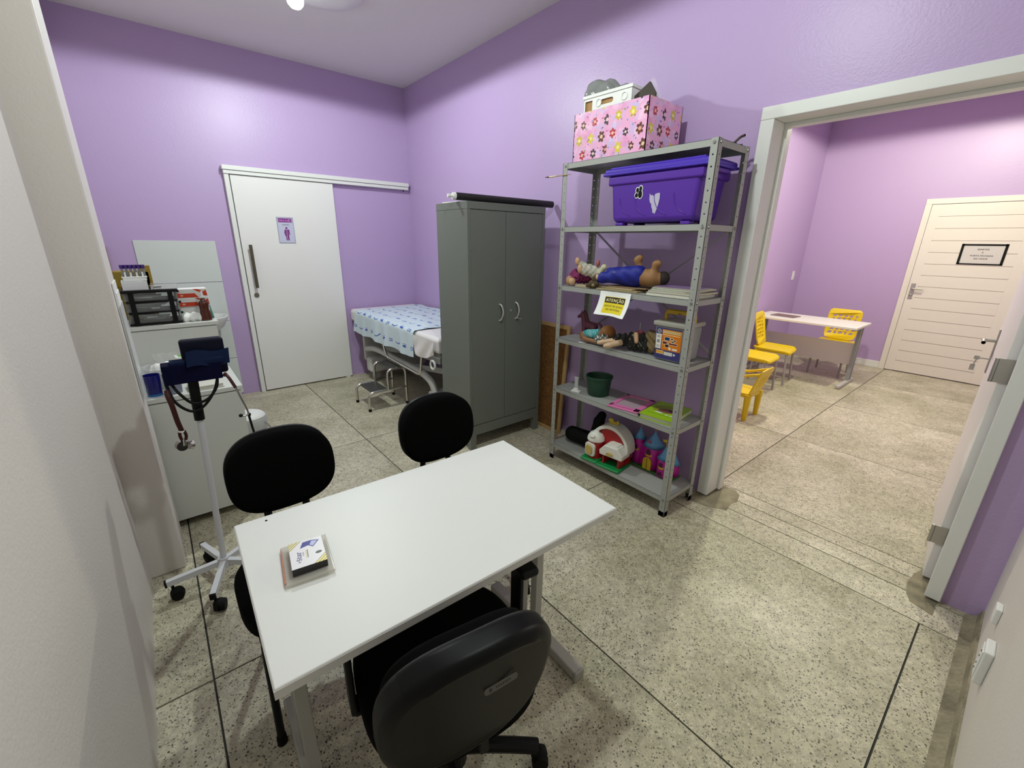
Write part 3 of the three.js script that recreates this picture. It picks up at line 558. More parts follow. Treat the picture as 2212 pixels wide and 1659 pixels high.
// ---------------------------------------------------------------- top board: pink carton with things in it
{
  // generic gift-wrap print of blossoms, leaves and ribbons
  const wrap = canvasTex(1024, 640, (x, w, h) => {
    x.fillStyle = '#e9a9cf'; x.fillRect(0, 0, w, h);
    seed = 991;
    for (let i = 0; i < 150; i++) { x.fillStyle = ['rgba(222,130,186,0.35)', 'rgba(240,200,228,0.5)', 'rgba(206,178,226,0.4)', 'rgba(182,190,232,0.4)'][i % 4]; x.beginPath(); x.ellipse(rnd() * w, rnd() * h, rr(20, 70), rr(14, 40), rnd() * 3, 0, 7); x.fill(); }
    const fl = (cx, cy, r, c, core) => { x.fillStyle = c; for (let k = 0; k < 6; k++) { const a = k / 6 * 2 * PI + cx; x.beginPath(); x.ellipse(cx + Math.cos(a) * r * 0.62, cy + Math.sin(a) * r * 0.8, r * 0.46, r * 0.34, a, 0, 7); x.fill(); } x.fillStyle = core; x.beginPath(); x.arc(cx, cy, r * 0.42, 0, 7); x.fill(); };
    const cols = [['#5a3020', '#e8bfa0'], ['#d8c23c', '#f0e08a'], ['#63301f', '#e6a08a'], ['#b2262a', '#f0b8a8'], ['#5a3020', '#e8c0a0'], ['#c9b232', '#efe29a'], ['#3a2030', '#e6c6c0']];
    let k = 0;
    for (let r = 0; r < 4; r++) for (let c = 0; c < 6; c++) { const q = cols[(k * 3 + r) % cols.length]; k++; fl(80 + c * 172 + (r % 2) * 70 + rr(-14, 14), 84 + r * 160 + rr(-14, 14), rr(34, 50), q[0], q[1]); }
    for (let i = 0; i < 60; i++) { x.fillStyle = ['#8d6fb8', '#7f9bd0', '#8a2346', '#b94a6a', '#7a9a60'][i % 5]; x.beginPath(); x.ellipse(rnd() * w, rnd() * h, rr(6, 16), rr(4, 8), rnd() * 3, 0, 7); x.fill(); }
  });
  wrap.wrapS = wrap.wrapT = THREE.RepeatWrapping; wrap.repeat.set(1 / 0.50, 1 / 0.31);
  const wm = M(0xffffff, 0.3, { map: wrap });
  const B = thing('gift_wrapped_box', 'open pink box in flower-print gift wrap on top of the shelving', 'box', [2.245, 1.976, -1.735]);
  const t = 0.004, w2 = 0.155, d2 = 0.252, h = 0.252;
  obj('walls', [bb(-w2, -w2 + t, 0, h, -d2, d2), bb(w2 - t, w2, 0, h, -d2, d2), bb(-w2, w2, 0, h, -d2, -d2 + t), bb(-w2, w2, 0, h, d2 - t, d2), bb(-w2, w2, 0, t, -d2, d2)], wm, B);
  obj('lining', [bb(-w2 + t, -w2 + t + 0.001, 0.01, h - 0.001, -d2 + t, d2 - t), bb(w2 - t - 0.001, w2 - t, 0.01, h - 0.001, -d2 + t, d2 - t)], MAT.card, B);
  // white carton standing in the pink box
  const C = thing('white_carton', 'white carton with an oval hand hole standing in the pink box', 'carton', [2.250, 1.985, -1.795], 0.04);
  const slot = rrect(0.085, 0.026, 0.0125, 0.0, 0.285);
  const fr = ext([[-0.162, 0], [0.162, 0], [0.162, 0.327], [-0.162, 0.327]], 0.003, 0, [slot, [[-0.152, 0.255], [-0.10, 0.255], [-0.10, 0.305], [-0.152, 0.305]]]); fr.rotateY(-PI / 2);
  obj('walls', [metres(fr.translate(-0.118, 0, 0)), bb(0.118, 0.121, 0, 0.327, -0.162, 0.162), bb(-0.121, 0.121, 0, 0.327, -0.162, -0.159), bb(-0.121, 0.121, 0, 0.327, 0.159, 0.162), bb(-0.121, 0.121, 0, 0.003, -0.162, 0.162)], MAT.white, C);
  obj('rim', [bb(-0.126, -0.117, 0.318, 0.333, -0.165, 0.165), bb(-0.122, 0.122, 0.318, 0.333, 0.157, 0.166)], MAT.white, C);
  obj('inner_board', [bb(-0.112, -0.108, 0.01, 0.31, -0.155, 0.155)], MAT.card, C);
  obj('embossed_ring', [-0.055, 0.115].map(z => rotY(prep(new THREE.TorusGeometry(0.018, 0.0025, 6, 20)), PI / 2).translate(-0.1225, 0.285, z)), MAT.white, C);
  // grey plastic bag sitting in the carton
  seed = 41;
  const n1 = tnoise(7, 91);
  const bagG = blob([[[2.215, 2.33, -1.93], [2.23, 2.365, -1.865], 0.055, 0.042], [[2.20, 2.355, -1.955], [2.215, 2.375, -1.93], 0.045, 0.04], [[2.24, 2.33, -1.86], [2.25, 2.335, -1.76], 0.04, 0.024], [[2.22, 2.28, -1.9], [2.25, 2.28, -1.75], 0.05, 0.045]], 0.03, 0.007, (x, y, z) => 0.011 * (Math.abs(Math.sin(x * 20 + y * 26 + z * 15)) - 0.5) + 0.005 * Math.abs(Math.sin(z * 34 - y * 30)));
  const bag = thing('plastic_bag', 'crumpled grey plastic bag in the white carton', 'bag'); obj('bag_body', bagG, M(new THREE.Color().setRGB(0.24, 0.25, 0.245), 0.25), bag);
  // dark folder and clear sleeve
  const F = thing('dark_folder', 'dark brown folder in a clear sleeve sticking out of the pink box', 'folder', [2.165, 1.985, -1.560]);
  { const g = ext([[-0.066, 0], [0.062, 0], [0.062, 0.268], [0.022, 0.325], [-0.066, 0.278]], 0.010); g.rotateY(-PI / 2); obj('folder', metres(g), M(new THREE.Color().setRGB(0.030, 0.019, 0.009), 0.5), F); }
  { const g = ext([[-0.02, 0.05], [0.068, 0.05], [0.068, 0.265], [0.02, 0.35], [-0.005, 0.345]], 0.001); g.rotateY(-PI / 2); obj('sleeve', g.translate(0.03, 0, 0), MAT.clear, F); }
}
{ // small dark tool lying on the right end of the top board
  const t = thing('pruning_tool', 'dark hand tool on the end of the top board by the door frame', 'tool', [2.30, 1.9755, -1.14], 0.3);
  obj('blade', [box(0.10, 0.012, 0.06, -0.01, 0.006, 0, 0.004)], M(new THREE.Color().setRGB(0.03, 0.025, 0.02), 0.6), t);
  obj('hook', [tube([[0.03, 0.012, 0], [0.05, 0.03, 0.01], [0.055, 0.05, 0.03], [0.045, 0.055, 0.05]], 0.006, 16, 8), tube([[0.04, 0.01, 0.01], [0.065, 0.015, 0.02], [0.075, 0.02, 0.04]], 0.004, 12, 8)], M(new THREE.Color().setRGB(0.06, 0.04, 0.03), 0.5), t);
  const b = thing('paintbrush', 'thin paintbrush poking out of the shelving post', 'brush', [0, 0, 0]);
  obj('handle', [rod([2.058, 1.912, -2.085], [2.058, 1.911, -1.965], 0.0032, 0.0018, 8)], M(new THREE.Color().setRGB(0.35, 0.20, 0.05), 0.4), b);
  obj('ferrule', [rod([2.058, 1.9135, -2.15], [2.058, 1.912, -2.085], 0.0042, 0.0034, 10)], M(new THREE.Color().setRGB(0.45, 0.33, 0.15), 0.3, { metalness: 0.6 }), b);
  obj('bristles', [rod([2.058, 1.9145, -2.185], [2.058, 1.9135, -2.15], 0.0022, 0.005, 10)], M(new THREE.Color().setRGB(0.10, 0.05, 0.03), 0.8), b);
}
// ---------------------------------------------------------------- purple storage tote
{
  const pm = M(new THREE.Color().setRGB(0.085, 0.017, 0.33), 0.38);
  const lm = M(new THREE.Color().setRGB(0.065, 0.028, 0.42), 0.35);
  const T = thing('storage_tote', 'purple plastic storage tote with a paw sticker on the shelving', 'tote', [2.216, 1.6185, -1.418]);
  const body = prep(new RoundedBoxGeometry(0.255, 0.262, 0.55, 5, 0.03));
  const g = warp(body, v => { const k = 0.90 + 0.10 * (v.y + 0.131) / 0.262; v.x *= k; v.z *= k; });
  obj('tub', [g.translate(0, 0.146, 0)], pm, T);
  obj('band', [warp(prep(new RoundedBoxGeometry(0.266, 0.05, 0.562, 4, 0.012)), v => { if (v.y < 0 && Math.abs(v.z) < 0.16 && v.x < 0) v.y += 0.012; }).translate(0, 0.232, 0)], pm, T);
  const lid = obj('lid', [prep(new RoundedBoxGeometry(0.28, 0.034, 0.612, 5, 0.014)).translate(0, 0.276, 0), prep(new RoundedBoxGeometry(0.29, 0.014, 0.622, 4, 0.006)).translate(0, 0.264, 0), prep(new RoundedBoxGeometry(0.25, 0.016, 0.55, 4, 0.006)).translate(0, 0.294, 0)], lm, T);
  for (const s of [-1, 1]) obj('handle', [box(0.15, 0.022, 0.03, 0, 0.245, s * 0.290, 0.008)], pm, T);
  for (const [sx, sz] of [[-1, -1], [1, -1], [-1, 1], [1, 1]]) obj('foot', box(0.05, 0.016, 0.05, sx * 0.085, 0.008, sz * 0.20, 0.004), pm, T);
  const ribs = [];
  const xf = y => -0.1275 * (0.90 + 0.10 * (y - 0.015) / 0.262) - 0.0005;
  for (const z0 of [-0.20, -0.10, 0.02, 0.13]) { const pts = []; for (let i = 0; i <= 10; i++) { const a = i / 10 * 1.3; const y = 0.145 - 0.10 * Math.sin(a), z = z0 + 0.10 * (1 - Math.cos(a)); pts.push([xf(y), y, z]); } ribs.push(tube(pts, 0.0028, 24, 6)); }
  obj('rib', ribs, pm, T);
  // paw sticker and torn label
  const st = (pts, z, y, m, n, k = 0) => { const gg = ext(pts, 0.0006); gg.rotateY(-PI / 2); gg.rotateZ(0.052); return obj(n, gg.translate(xf(y) - 0.001 - k, y, z), m, T); };
  const wl = [[-0.030, 0.038], [-0.02, 0.028], [-0.012, 0.030], [-0.004, 0.022], [0.004, 0.034], [0.022, 0.038], [0.030, 0.036], [0.031, 0.012], [0.026, -0.014], [0.020, -0.034], [0.012, -0.052], [0.007, -0.064], [0.002, -0.056], [-0.005, -0.058], [-0.008, -0.04], [-0.014, -0.030], [-0.017, -0.014], [-0.026, -0.004], [-0.030, 0.010]];
  st(wl, 0.022, 0.116, M(new THREE.Color().setRGB(0.50, 0.46, 0.62), 0.6), 'torn_label');
  const pads = [[-0.010, 0.017, 0.0085, 0.0115], [0.010, 0.024, 0.0085, 0.0115], [-0.015, -0.008, 0.009, 0.011], [0.008, -0.004, 0.012, 0.019]];
  const outl = []; pads.forEach(q => { for (let i = 0; i < 12; i++) outl.push([q[0] + (q[2] + 0.004) * Math.cos(i / 12 * 2 * PI), q[1] + (q[3] + 0.004) * Math.sin(i / 12 * 2 * PI)]); });
  pads.forEach(q => { const e = (a) => Array.from({ length: 20 }, (_, i) => [q[0] + (q[2] + a) * Math.cos(i / 20 * 2 * PI), q[1] + (q[3] + a) * Math.sin(i / 20 * 2 * PI)]); st(e(0.0045), -0.075, 0.158, MAT.white, 'paw_sticker', 0); st(e(0), -0.075, 0.158, MAT.black, 'paw_sticker', 0.0008); });
}
// ---------------------------------------------------------------- board with dolls and magazines
const SK = M(new THREE.Color().setRGB(0.55, 0.33, 0.19), 0.5), SKL = M(new THREE.Color().setRGB(0.62, 0.42, 0.27), 0.5);
const Y3 = SH.ys[3], Y4 = SH.ys[2], Y5 = SH.ys[1], Y6 = SH.ys[0];
{ // rag doll in a frilly magenta dress, feet to the room end
  const d = thing('rag_doll', 'doll in a frilly magenta dress lying on the shelving', 'doll', [0, 0, -0.008]);
  obj('dress', blob([[[2.17, Y3 + 0.062, -1.965], [2.23, Y3 + 0.064, -1.895], 0.040, 0.042], [[2.15, Y3 + 0.052, -1.955], [2.22, Y3 + 0.052, -1.93], 0.03, 0.034]], 0.02, 0.006, (x, y, z) => 0.007 * Math.sin(x * 210) * Math.sin(y * 190 + z * 80) + 0.004 * Math.sin(z * 260)), M(new THREE.Color().setRGB(0.26, 0.035, 0.14), 0.8), d);
  obj('foot', sph(0.026, 2.112, Y3 + 0.032, -1.972, 1, 1.15, 0.95), SK, d);
  obj('foot', sph(0.023, 2.10, Y3 + 0.027, -1.935, 1, 1.1, 0.95), SK, d);
  obj('head', [sph(0.036, 2.295, Y3 + 0.045, -1.90)], SK, d);
}
{ // doll in a white gauze dress, legs raised
  const d = thing('gauze_dress_doll', 'doll in a white gauze dress lying with its feet raised on the shelving', 'doll', [0, 0.016, 0.002]);
  obj('dress', blob([[[2.125, Y3 + 0.088, -1.875], [2.19, Y3 + 0.068, -1.81], 0.030, 0.036], [[2.14, Y3 + 0.115, -1.915], [2.2, Y3 + 0.07, -1.82], 0.024, 0.034], [[2.19, Y3 + 0.06, -1.81], [2.25, Y3 + 0.055, -1.76], 0.036, 0.028]], 0.015, 0.006, (x, y, z) => 0.004 * Math.sin(x * 150 + z * 90) * Math.sin(y * 160)), M(new THREE.Color().setRGB(0.50, 0.47, 0.40), 0.85), d);
  obj('foot', sph(0.020, 2.098, Y3 + 0.094, -1.882, 0.8, 1.35, 0.9).rotateZ(0), SK, d);
  obj('foot', sph(0.019, 2.118, Y3 + 0.138, -1.925, 0.8, 1.3, 0.9), SK, d);
  obj('hand', [sph(0.016, 2.17, Y3 + 0.13, -1.80, 0.8, 1.3, 0.8)], M(new THREE.Color().setRGB(0.35, 0.10, 0.08), 0.6), d);
  obj('head', [sph(0.040, 2.305, Y3 + 0.065, -1.735, 1, 0.9, 1.1), sph(0.042, 2.318, Y3 + 0.07, -1.725, 1, 0.8, 1)], M(new THREE.Color().setRGB(0.40, 0.36, 0.30), 0.7), d);
  const cow = obj('bow', blob([[[2.15, Y3 + 0.075, -1.76], [2.15, Y3 + 0.11, -1.735], 0.014, 0.018], [[2.15, Y3 + 0.06, -1.765], [2.14, Y3 + 0.035, -1.775], 0.012, 0.015]], 0.006, 0.004), M(new THREE.Color().setRGB(0.60, 0.56, 0.36), 0.7), d);
}
{ // small brown stuffed toy hanging over the board edge
  const d = thing('small_plush_toy', 'small dark brown plush toy at the front edge of the shelving', 'plush toy');
  obj('body', blob([[[2.085, Y3 + 0.03, -1.765], [2.095, Y3 + 0.03, -1.74], 0.02, 0.018], [[2.09, Y3 + 0.06, -1.75], [2.10, Y3 + 0.075, -1.74], 0.018, 0.016], [[2.075, Y3 + 0.018, -1.79], [2.08, Y3 + 0.02, -1.77], 0.012, 0.014]], 0.008, 0.004), M(new THREE.Color().setRGB(0.07, 0.045, 0.02), 0.8), d);
  obj('muzzle', sph(0.011, 2.078, Y3 + 0.022, -1.748), M(new THREE.Color().setRGB(0.30, 0.22, 0.11), 0.8), d);
}
{ // doll in blue overalls lying on its back
  const d = thing('blue_overall_doll', 'tan doll in blue overalls lying on its back on the shelving', 'doll', [0, 0.012, 0.004]);
  obj('overalls', blob([[[2.115, Y3 + 0.055, -1.715], [2.15, Y3 + 0.070, -1.62], 0.032, 0.040], [[2.15, Y3 + 0.075, -1.64], [2.17, Y3 + 0.085, -1.505], 0.042, 0.052], [[2.17, Y3 + 0.09, -1.70], [2.18, Y3 + 0.085, -1.62], 0.026, 0.034], [[2.17, Y3 + 0.06, -1.58], [2.18, Y3 + 0.06, -1.51], 0.045, 0.045]], 0.02, 0.006, (x, y, z) => 0.0018 * Math.sin(z * 70 + y * 90)), M(new THREE.Color().setRGB(0.004, 0.010, 0.24), 0.6), d);
  obj('knee_patch', [rotY(cyl(0.012, 0.012, 0.004, 0, 0, 0, 16).rotateZ(PI / 2), 0.15).translate(2.108, Y3 + 0.086, -1.625)], M(new THREE.Color().setRGB(0.18, 0.17, 0.20), 0.7), d);
  obj('toe', sph(0.013, 2.093, Y3 + 0.058, -1.738, 0.9, 1.4, 0.9), SKL, d);
  obj('torso', blob([[[2.18, Y3 + 0.075, -1.51], [2.19, Y3 + 0.07, -1.43], 0.050, 0.045], [[2.18, Y3 + 0.11, -1.50], [2.17, Y3 + 0.165, -1.515], 0.020, 0.018], [[2.17, Y3 + 0.165, -1.515], [2.168, Y3 + 0.178, -1.50], 0.019, 0.017], [[2.19, Y3 + 0.09, -1.42], [2.19, Y3 + 0.145, -1.405], 0.022, 0.019], [[2.19, Y3 + 0.145, -1.405], [2.185, Y3 + 0.152, -1.39], 0.020, 0.018], [[2.21, Y3 + 0.068, -1.43], [2.22, Y3 + 0.068, -1.395], 0.042, 0.036]], 0.015, 0.005), M(new THREE.Color().setRGB(0.30, 0.15, 0.055), 0.6), d);
  obj('hair', [sph(0.041, 2.232, Y3 + 0.070, -1.378, 1, 0.95, 0.8)], M(new THREE.Color().setRGB(0.03, 0.02, 0.015), 0.8), d);
}
{ // wooden puzzle boards and picture books under the dolls
  const wm = [M(new THREE.Color().setRGB(0.33, 0.25, 0.13), 0.7), M(new THREE.Color().setRGB(0.42, 0.33, 0.19), 0.7), M(new THREE.Color().setRGB(0.24, 0.15, 0.08), 0.7)];
  const L = ['thin wooden puzzle board lowest under the blue overall doll', 'thin wooden puzzle board in the middle of the pile under the blue overall doll', 'thin wooden puzzle board topmost under the blue overall doll'];
  [[2.205, 0.0, -1.590, 0.24, 0.008, 0.28, 0.06], [2.225, 0.0085, -1.61, 0.23, 0.008, 0.26, -0.05], [2.235, 0.017, -1.555, 0.22, 0.007, 0.24, 0.14]].forEach(([x, y, z, w, h, d, a], i) => tag(obj('puzzle_board', box(w, h, d, 0, h / 2, 0, 0.002).rotateY(a).translate(x, Y3 + y + 0.0005, z), wm[i]), L[i], 'puzzle board'));
  tag(obj('picture_book', box(0.16, 0.012, 0.13, 2.17, Y3 + 0.0065, -1.84, 0.002).translate(0, 0, 0), wm[1]), 'thin tan picture book beneath the gauze dress doll', 'book');
  const mags = [['thick grey-edged book at the bottom of the magazine pile', [0.40, 0.41, 0.37], 0.018, 0.24, 0.27, 0.02], ['beige magazine second from the bottom of the pile', [0.55, 0.48, 0.38], 0.008, 0.24, 0.27, -0.03], ['pale green magazine in the middle of the pile', [0.40, 0.48, 0.42], 0.007, 0.22, 0.25, 0.06], ['cream magazine with blue cover below the purple one', [0.62, 0.60, 0.48], 0.006, 0.22, 0.25, -0.05], ['purple-covered magazine on top of the pile', [0.23, 0.14, 0.30], 0.005, 0.21, 0.24, 0.08]];
  let y = Y3 + 0.0005;
  mags.forEach(([lab, c, h, w, d, a], i) => {
    const m = thing('magazine', lab, 'magazine', [2.195 + i * 0.006, y, -1.238 + (i % 2) * 0.008], a);
    obj('pages', box(w - 0.004, h * 0.8, d - 0.004, 0, h / 2, 0), M(new THREE.Color().setRGB(0.66, 0.64, 0.54), 0.8), m);
    obj('cover', [box(w, h * 0.1, d, 0, h * 0.95, 0), box(w, h * 0.1, d, 0, h * 0.05, 0)], M(new THREE.Color().setRGB(...c), 0.35), m);
    if (i === 3) obj('cover_print', [box(0.10, 0.0006, 0.11, -0.03, h + 0.0003, -0.06)], M(new THREE.Color().setRGB(0.10, 0.24, 0.52), 0.35), m);
    y += h + 0.0008;
  });
}
{ // warning sheet hanging from the board
  const tex = canvasTex(600, 440, (x, w, h) => {
    x.fillStyle = '#f4f4f2'; x.fillRect(0, 0, w, h); x.fillStyle = '#e8d21e'; x.beginPath(); const r = 18, X = 112, Y = 92, W = 410, H = 306;
    x.moveTo(X + r, Y); x.arcTo(X + W, Y, X + W, Y + H, r); x.arcTo(X + W, Y + H, X, Y + H, r); x.arcTo(X, Y + H, X, Y, r); x.arcTo(X, Y, X + W, Y, r); x.fill();
    x.fillStyle = '#2a2010'; x.fillRect(X + 8, Y + 8, W - 16, 108); x.textAlign = 'center'; x.fillStyle = '#efe2a0'; x.font = 'bold 78px sans-serif'; x.fillText('ATENÇÃO', X + W / 2, Y + 92, W - 30);
    x.fillStyle = '#4a3c08'; x.font = 'bold 46px sans-serif'; x.fillText('RISCO DE QUEDA', X + W / 2, Y + 190, W - 40); x.fillText('DE MATERIAL', X + W / 2, Y + 252, W - 90);
  });
  const S = thing('warning_sheet', 'curled white sheet with a yellow ATENÇÃO warning hanging from the shelving', 'sign');
  const f = off => (u, v) => { const t = 1 - v, w = u; const z = -1.668 + 0.215 * w + 0.012 * (t * t) * (w < 0.5 ? -1.6 * (0.5 - w) : 0.1), y = Y3 - 0.002 - 0.135 * t; const x = 2.0565 - 0.050 * t * t * (0.6 + 0.4 * w) + 0.010 * Math.sin(w * PI) * (1 - t) * 0 - 0.012 * Math.cos(w * PI * 2) * t; return [x + off, y, z]; };
  obj('print', sheet(f(0), 16, 16), M(0xffffff, 0.7, { map: tex, side: THREE.DoubleSide }), S);
  obj('back', sheet(f(0.0007), 16, 16), MAT.paper, S);
  obj('tape', [bb(2.058, 2.0595, Y3 - 0.02, Y3 + 0.0, -1.57, -1.54)], MAT.frosted, S);
}
// ---------------------------------------------------------------- board with horse, dolls and block bucket
{
  const m = M(new THREE.Color().setRGB(0.16, 0.045, 0.075), 0.5);
  const h = thing('toy_horse', 'maroon toy horse standing on the shelving', 'toy horse', [2.235, Y4 + 0.003, -1.885], 0);
  // horse faces -z (towards the cabinet)
  const g = blob([[[0, 0.085, -0.035], [0, 0.082, 0.04], 0.026, 0.025], [[0, 0.10, -0.045], [0, 0.145, -0.062], 0.021, 0.017], [[0, 0.148, -0.064], [0, 0.128, -0.102], 0.017, 0.010], [[0.013, 0.075, -0.04], [0.013, 0.012, -0.042], 0.013, 0.009], [[-0.013, 0.075, -0.04], [-0.013, 0.012, -0.046], 0.013, 0.009], [[0.013, 0.075, 0.042], [0.013, 0.04, 0.050], 0.014, 0.009], [[0.013, 0.04, 0.05], [0.013, 0.012, 0.044], 0.009, 0.009], [[-0.013, 0.075, 0.042], [-0.013, 0.04, 0.052], 0.014, 0.009], [[-0.013, 0.04, 0.052], [-0.013, 0.012, 0.046], 0.009, 0.009], [[0.013, 0.008, -0.044], [0.013, 0.008, -0.052], 0.008, 0.007], [[-0.013, 0.008, -0.048], [-0.013, 0.008, -0.056], 0.008, 0.007]], 0.012, 0.0035);
  obj('body', g, m, h);
  obj('ear', prep(new THREE.ConeGeometry(0.006, 0.022, 8)).translate(0.010, 0.173, -0.064), m, h);
  obj('ear', prep(new THREE.ConeGeometry(0.006, 0.022, 8)).translate(-0.010, 0.173, -0.066), m, h);
  obj('mane', tube([[0, 0.165, -0.058], [0, 0.158, -0.04], [0, 0.13, -0.028], [0, 0.105, -0.015], [0, 0.098, 0.01]], 0.011, 20, 8), M(new THREE.Color().setRGB(0.11, 0.028, 0.05), 0.6), h);
  obj('tail', tube([[0, 0.098, 0.058], [0, 0.105, 0.08], [0, 0.085, 0.10], [0, 0.05, 0.098], [0, 0.03, 0.088]], 0.008, 20, 8), m, h);
}
tag(obj('loose_paper', box(0.07, 0.0008, 0.05, 0, 0.0006, 0).rotateY(0.4).translate(2.11, Y4, -1.82), MAT.paper), 'scrap of white paper beside the toy horse', 'paper');
{ // baby doll with brown cap
  const d = thing('capped_doll', 'brown doll with an orange cap and turquoise shirt lying on the shelving', 'doll');
  obj('skin', blob([[[2.15, Y4 + 0.060, -1.70], [2.16, Y4 + 0.065, -1.69], 0.040, 0.040], [[2.10, Y4 + 0.04, -1.82], [2.09, Y4 + 0.028, -1.79], 0.018, 0.016], [[2.09, Y4 + 0.025, -1.79], [2.10, Y4 + 0.022, -1.69], 0.014, 0.014], [[2.105, Y4 + 0.055, -1.835], [2.10, Y4 + 0.035, -1.825], 0.014, 0.016]], 0.01, 0.005), M(new THREE.Color().setRGB(0.26, 0.115, 0.05), 0.55), d);
  obj('cap', [prep(new THREE.SphereGeometry(0.052, 24, 14, 0, 2 * PI, 0, 1.75)).rotateX(0.85).translate(2.16, Y4 + 0.073, -1.672)], M(new THREE.Color().setRGB(0.30, 0.12, 0.025), 0.6), d);
  const shirt = canvasTex(128, 128, (x, w, h) => { x.fillStyle = '#4f9ea2'; x.fillRect(0, 0, w, h); seed = 5; for (let i = 0; i < 90; i++) { x.fillStyle = ['#c9e4e2', '#2f7f86', '#8cc6c8'][i % 3]; x.beginPath(); x.ellipse(rnd() * w, rnd() * h, rr(3, 9), rr(1.5, 4), rnd() * 3, 0, 7); x.fill(); } }); shirt.wrapS = shirt.wrapT = THREE.RepeatWrapping; shirt.repeat.set(9, 9);
  obj('shirt', blob([[[2.115, Y4 + 0.060, -1.79], [2.14, Y4 + 0.060, -1.725], 0.026, 0.036], [[2.11, Y4 + 0.062, -1.815], [2.11, Y4 + 0.058, -1.78], 0.014, 0.022]], 0.012, 0.005), M(0xffffff, 0.8, { map: shirt }), d);
}
{ // doll in a dark dotted dress with checked cloth
  const chk = canvasTex(128, 128, (x, w, h) => { x.fillStyle = '#cfcdc4'; x.fillRect(0, 0, w, h); x.fillStyle = '#17150f'; for (let j = 0; j < 8; j++) for (let i = 0; i < 8; i++) if ((i + j) % 2) x.fillRect(i * 16, j * 16, 16, 16); x.fillStyle = 'rgba(20,18,14,0.35)'; for (let i = 0; i < 8; i += 2) x.fillRect(i * 16, 0, 16, h); }); chk.wrapS = chk.wrapT = THREE.RepeatWrapping; chk.repeat.set(16, 16);
  const dot = canvasTex(128, 128, (x, w, h) => { x.fillStyle = '#15130f'; x.fillRect(0, 0, w, h); seed = 15; for (let i = 0; i < 26; i++) { x.fillStyle = '#8f8b7c'; x.beginPath(); x.arc(rnd() * w, rnd() * h, rr(1.5, 4), 0, 7); x.fill(); } }); dot.wrapS = dot.wrapT = THREE.RepeatWrapping; dot.repeat.set(9, 9);
  const d = thing('dark_dress_doll', 'blonde doll in a dark dotted dress with bare legs on the shelving', 'doll', [0, 0.005, 0.018]);
  obj('dress', blob([[[2.14, Y4 + 0.050, -1.59], [2.17, Y4 + 0.065, -1.49], 0.036, 0.040], [[2.17, Y4 + 0.075, -1.50], [2.18, Y4 + 0.08, -1.44], 0.034, 0.036], [[2.16, Y4 + 0.035, -1.50], [2.17, Y4 + 0.035, -1.42], 0.034, 0.030]], 0.015, 0.005, (x, y, z) => 0.004 * Math.sin(z * 160 + x * 90)), M(0xffffff, 0.85, { map: dot }), d);
  obj('leg', blob([[[2.12, Y4 + 0.045, -1.60], [2.075, Y4 + 0.030, -1.66], 0.018, 0.014], [[2.075, Y4 + 0.030, -1.66], [2.062, Y4 + 0.026, -1.675], 0.015, 0.012]], 0.006, 0.004), SKL, d);
  obj('leg', blob([[[2.12, Y4 + 0.042, -1.555], [2.055, Y4 + 0.026, -1.59], 0.019, 0.016], [[2.055, Y4 + 0.026, -1.59], [2.04, Y4 + 0.022, -1.605], 0.017, 0.014]], 0.006, 0.004), SKL, d);
  obj('arm', blob([[[2.15, Y4 + 0.10, -1.475], [2.125, Y4 + 0.065, -1.45], 0.015, 0.012]], 0.006, 0.004), SK, d);
  obj('hair', blob([[[2.20, Y4 + 0.095, -1.40], [2.20, Y4 + 0.085, -1.37], 0.038, 0.036], [[2.19, Y4 + 0.06, -1.40], [2.18, Y4 + 0.035, -1.37], 0.03, 0.03]], 0.01, 0.005, (x, y, z) => 0.003 * Math.sin(y * 200 + z * 150)), M(new THREE.Color().setRGB(0.20, 0.13, 0.05), 0.7), d);
  obj('bow', [sph(0.018, 2.16, Y4 + 0.115, -1.455, 0.7, 0.8, 1.1)], M(new THREE.Color().setRGB(0.16, 0.02, 0.03), 0.6), d);
  const c = thing('checked_cloth', 'black and white checked doll cloth between the two lower dolls', 'cloth');
  obj('cloth', blob([[[2.097, Y4 + 0.044, -1.685], [2.112, Y4 + 0.052, -1.655], 0.024, 0.028], [[2.088, Y4 + 0.030, -1.70], [2.10, Y4 + 0.032, -1.67], 0.014, 0.018]], 0.012, 0.005, (x, y, z) => 0.004 * Math.sin(z * 170 + y * 60)), M(0xffffff, 0.85, { map: chk }), c);
  tag(obj('plastic_stick', rod([2.21, Y4, -1.475], [2.215, Y4 + 0.165, -1.478], 0.003, 0.0035, 8), MAT.frosted), 'thin translucent plastic stick standing behind the dark dress doll', 'stick');
}
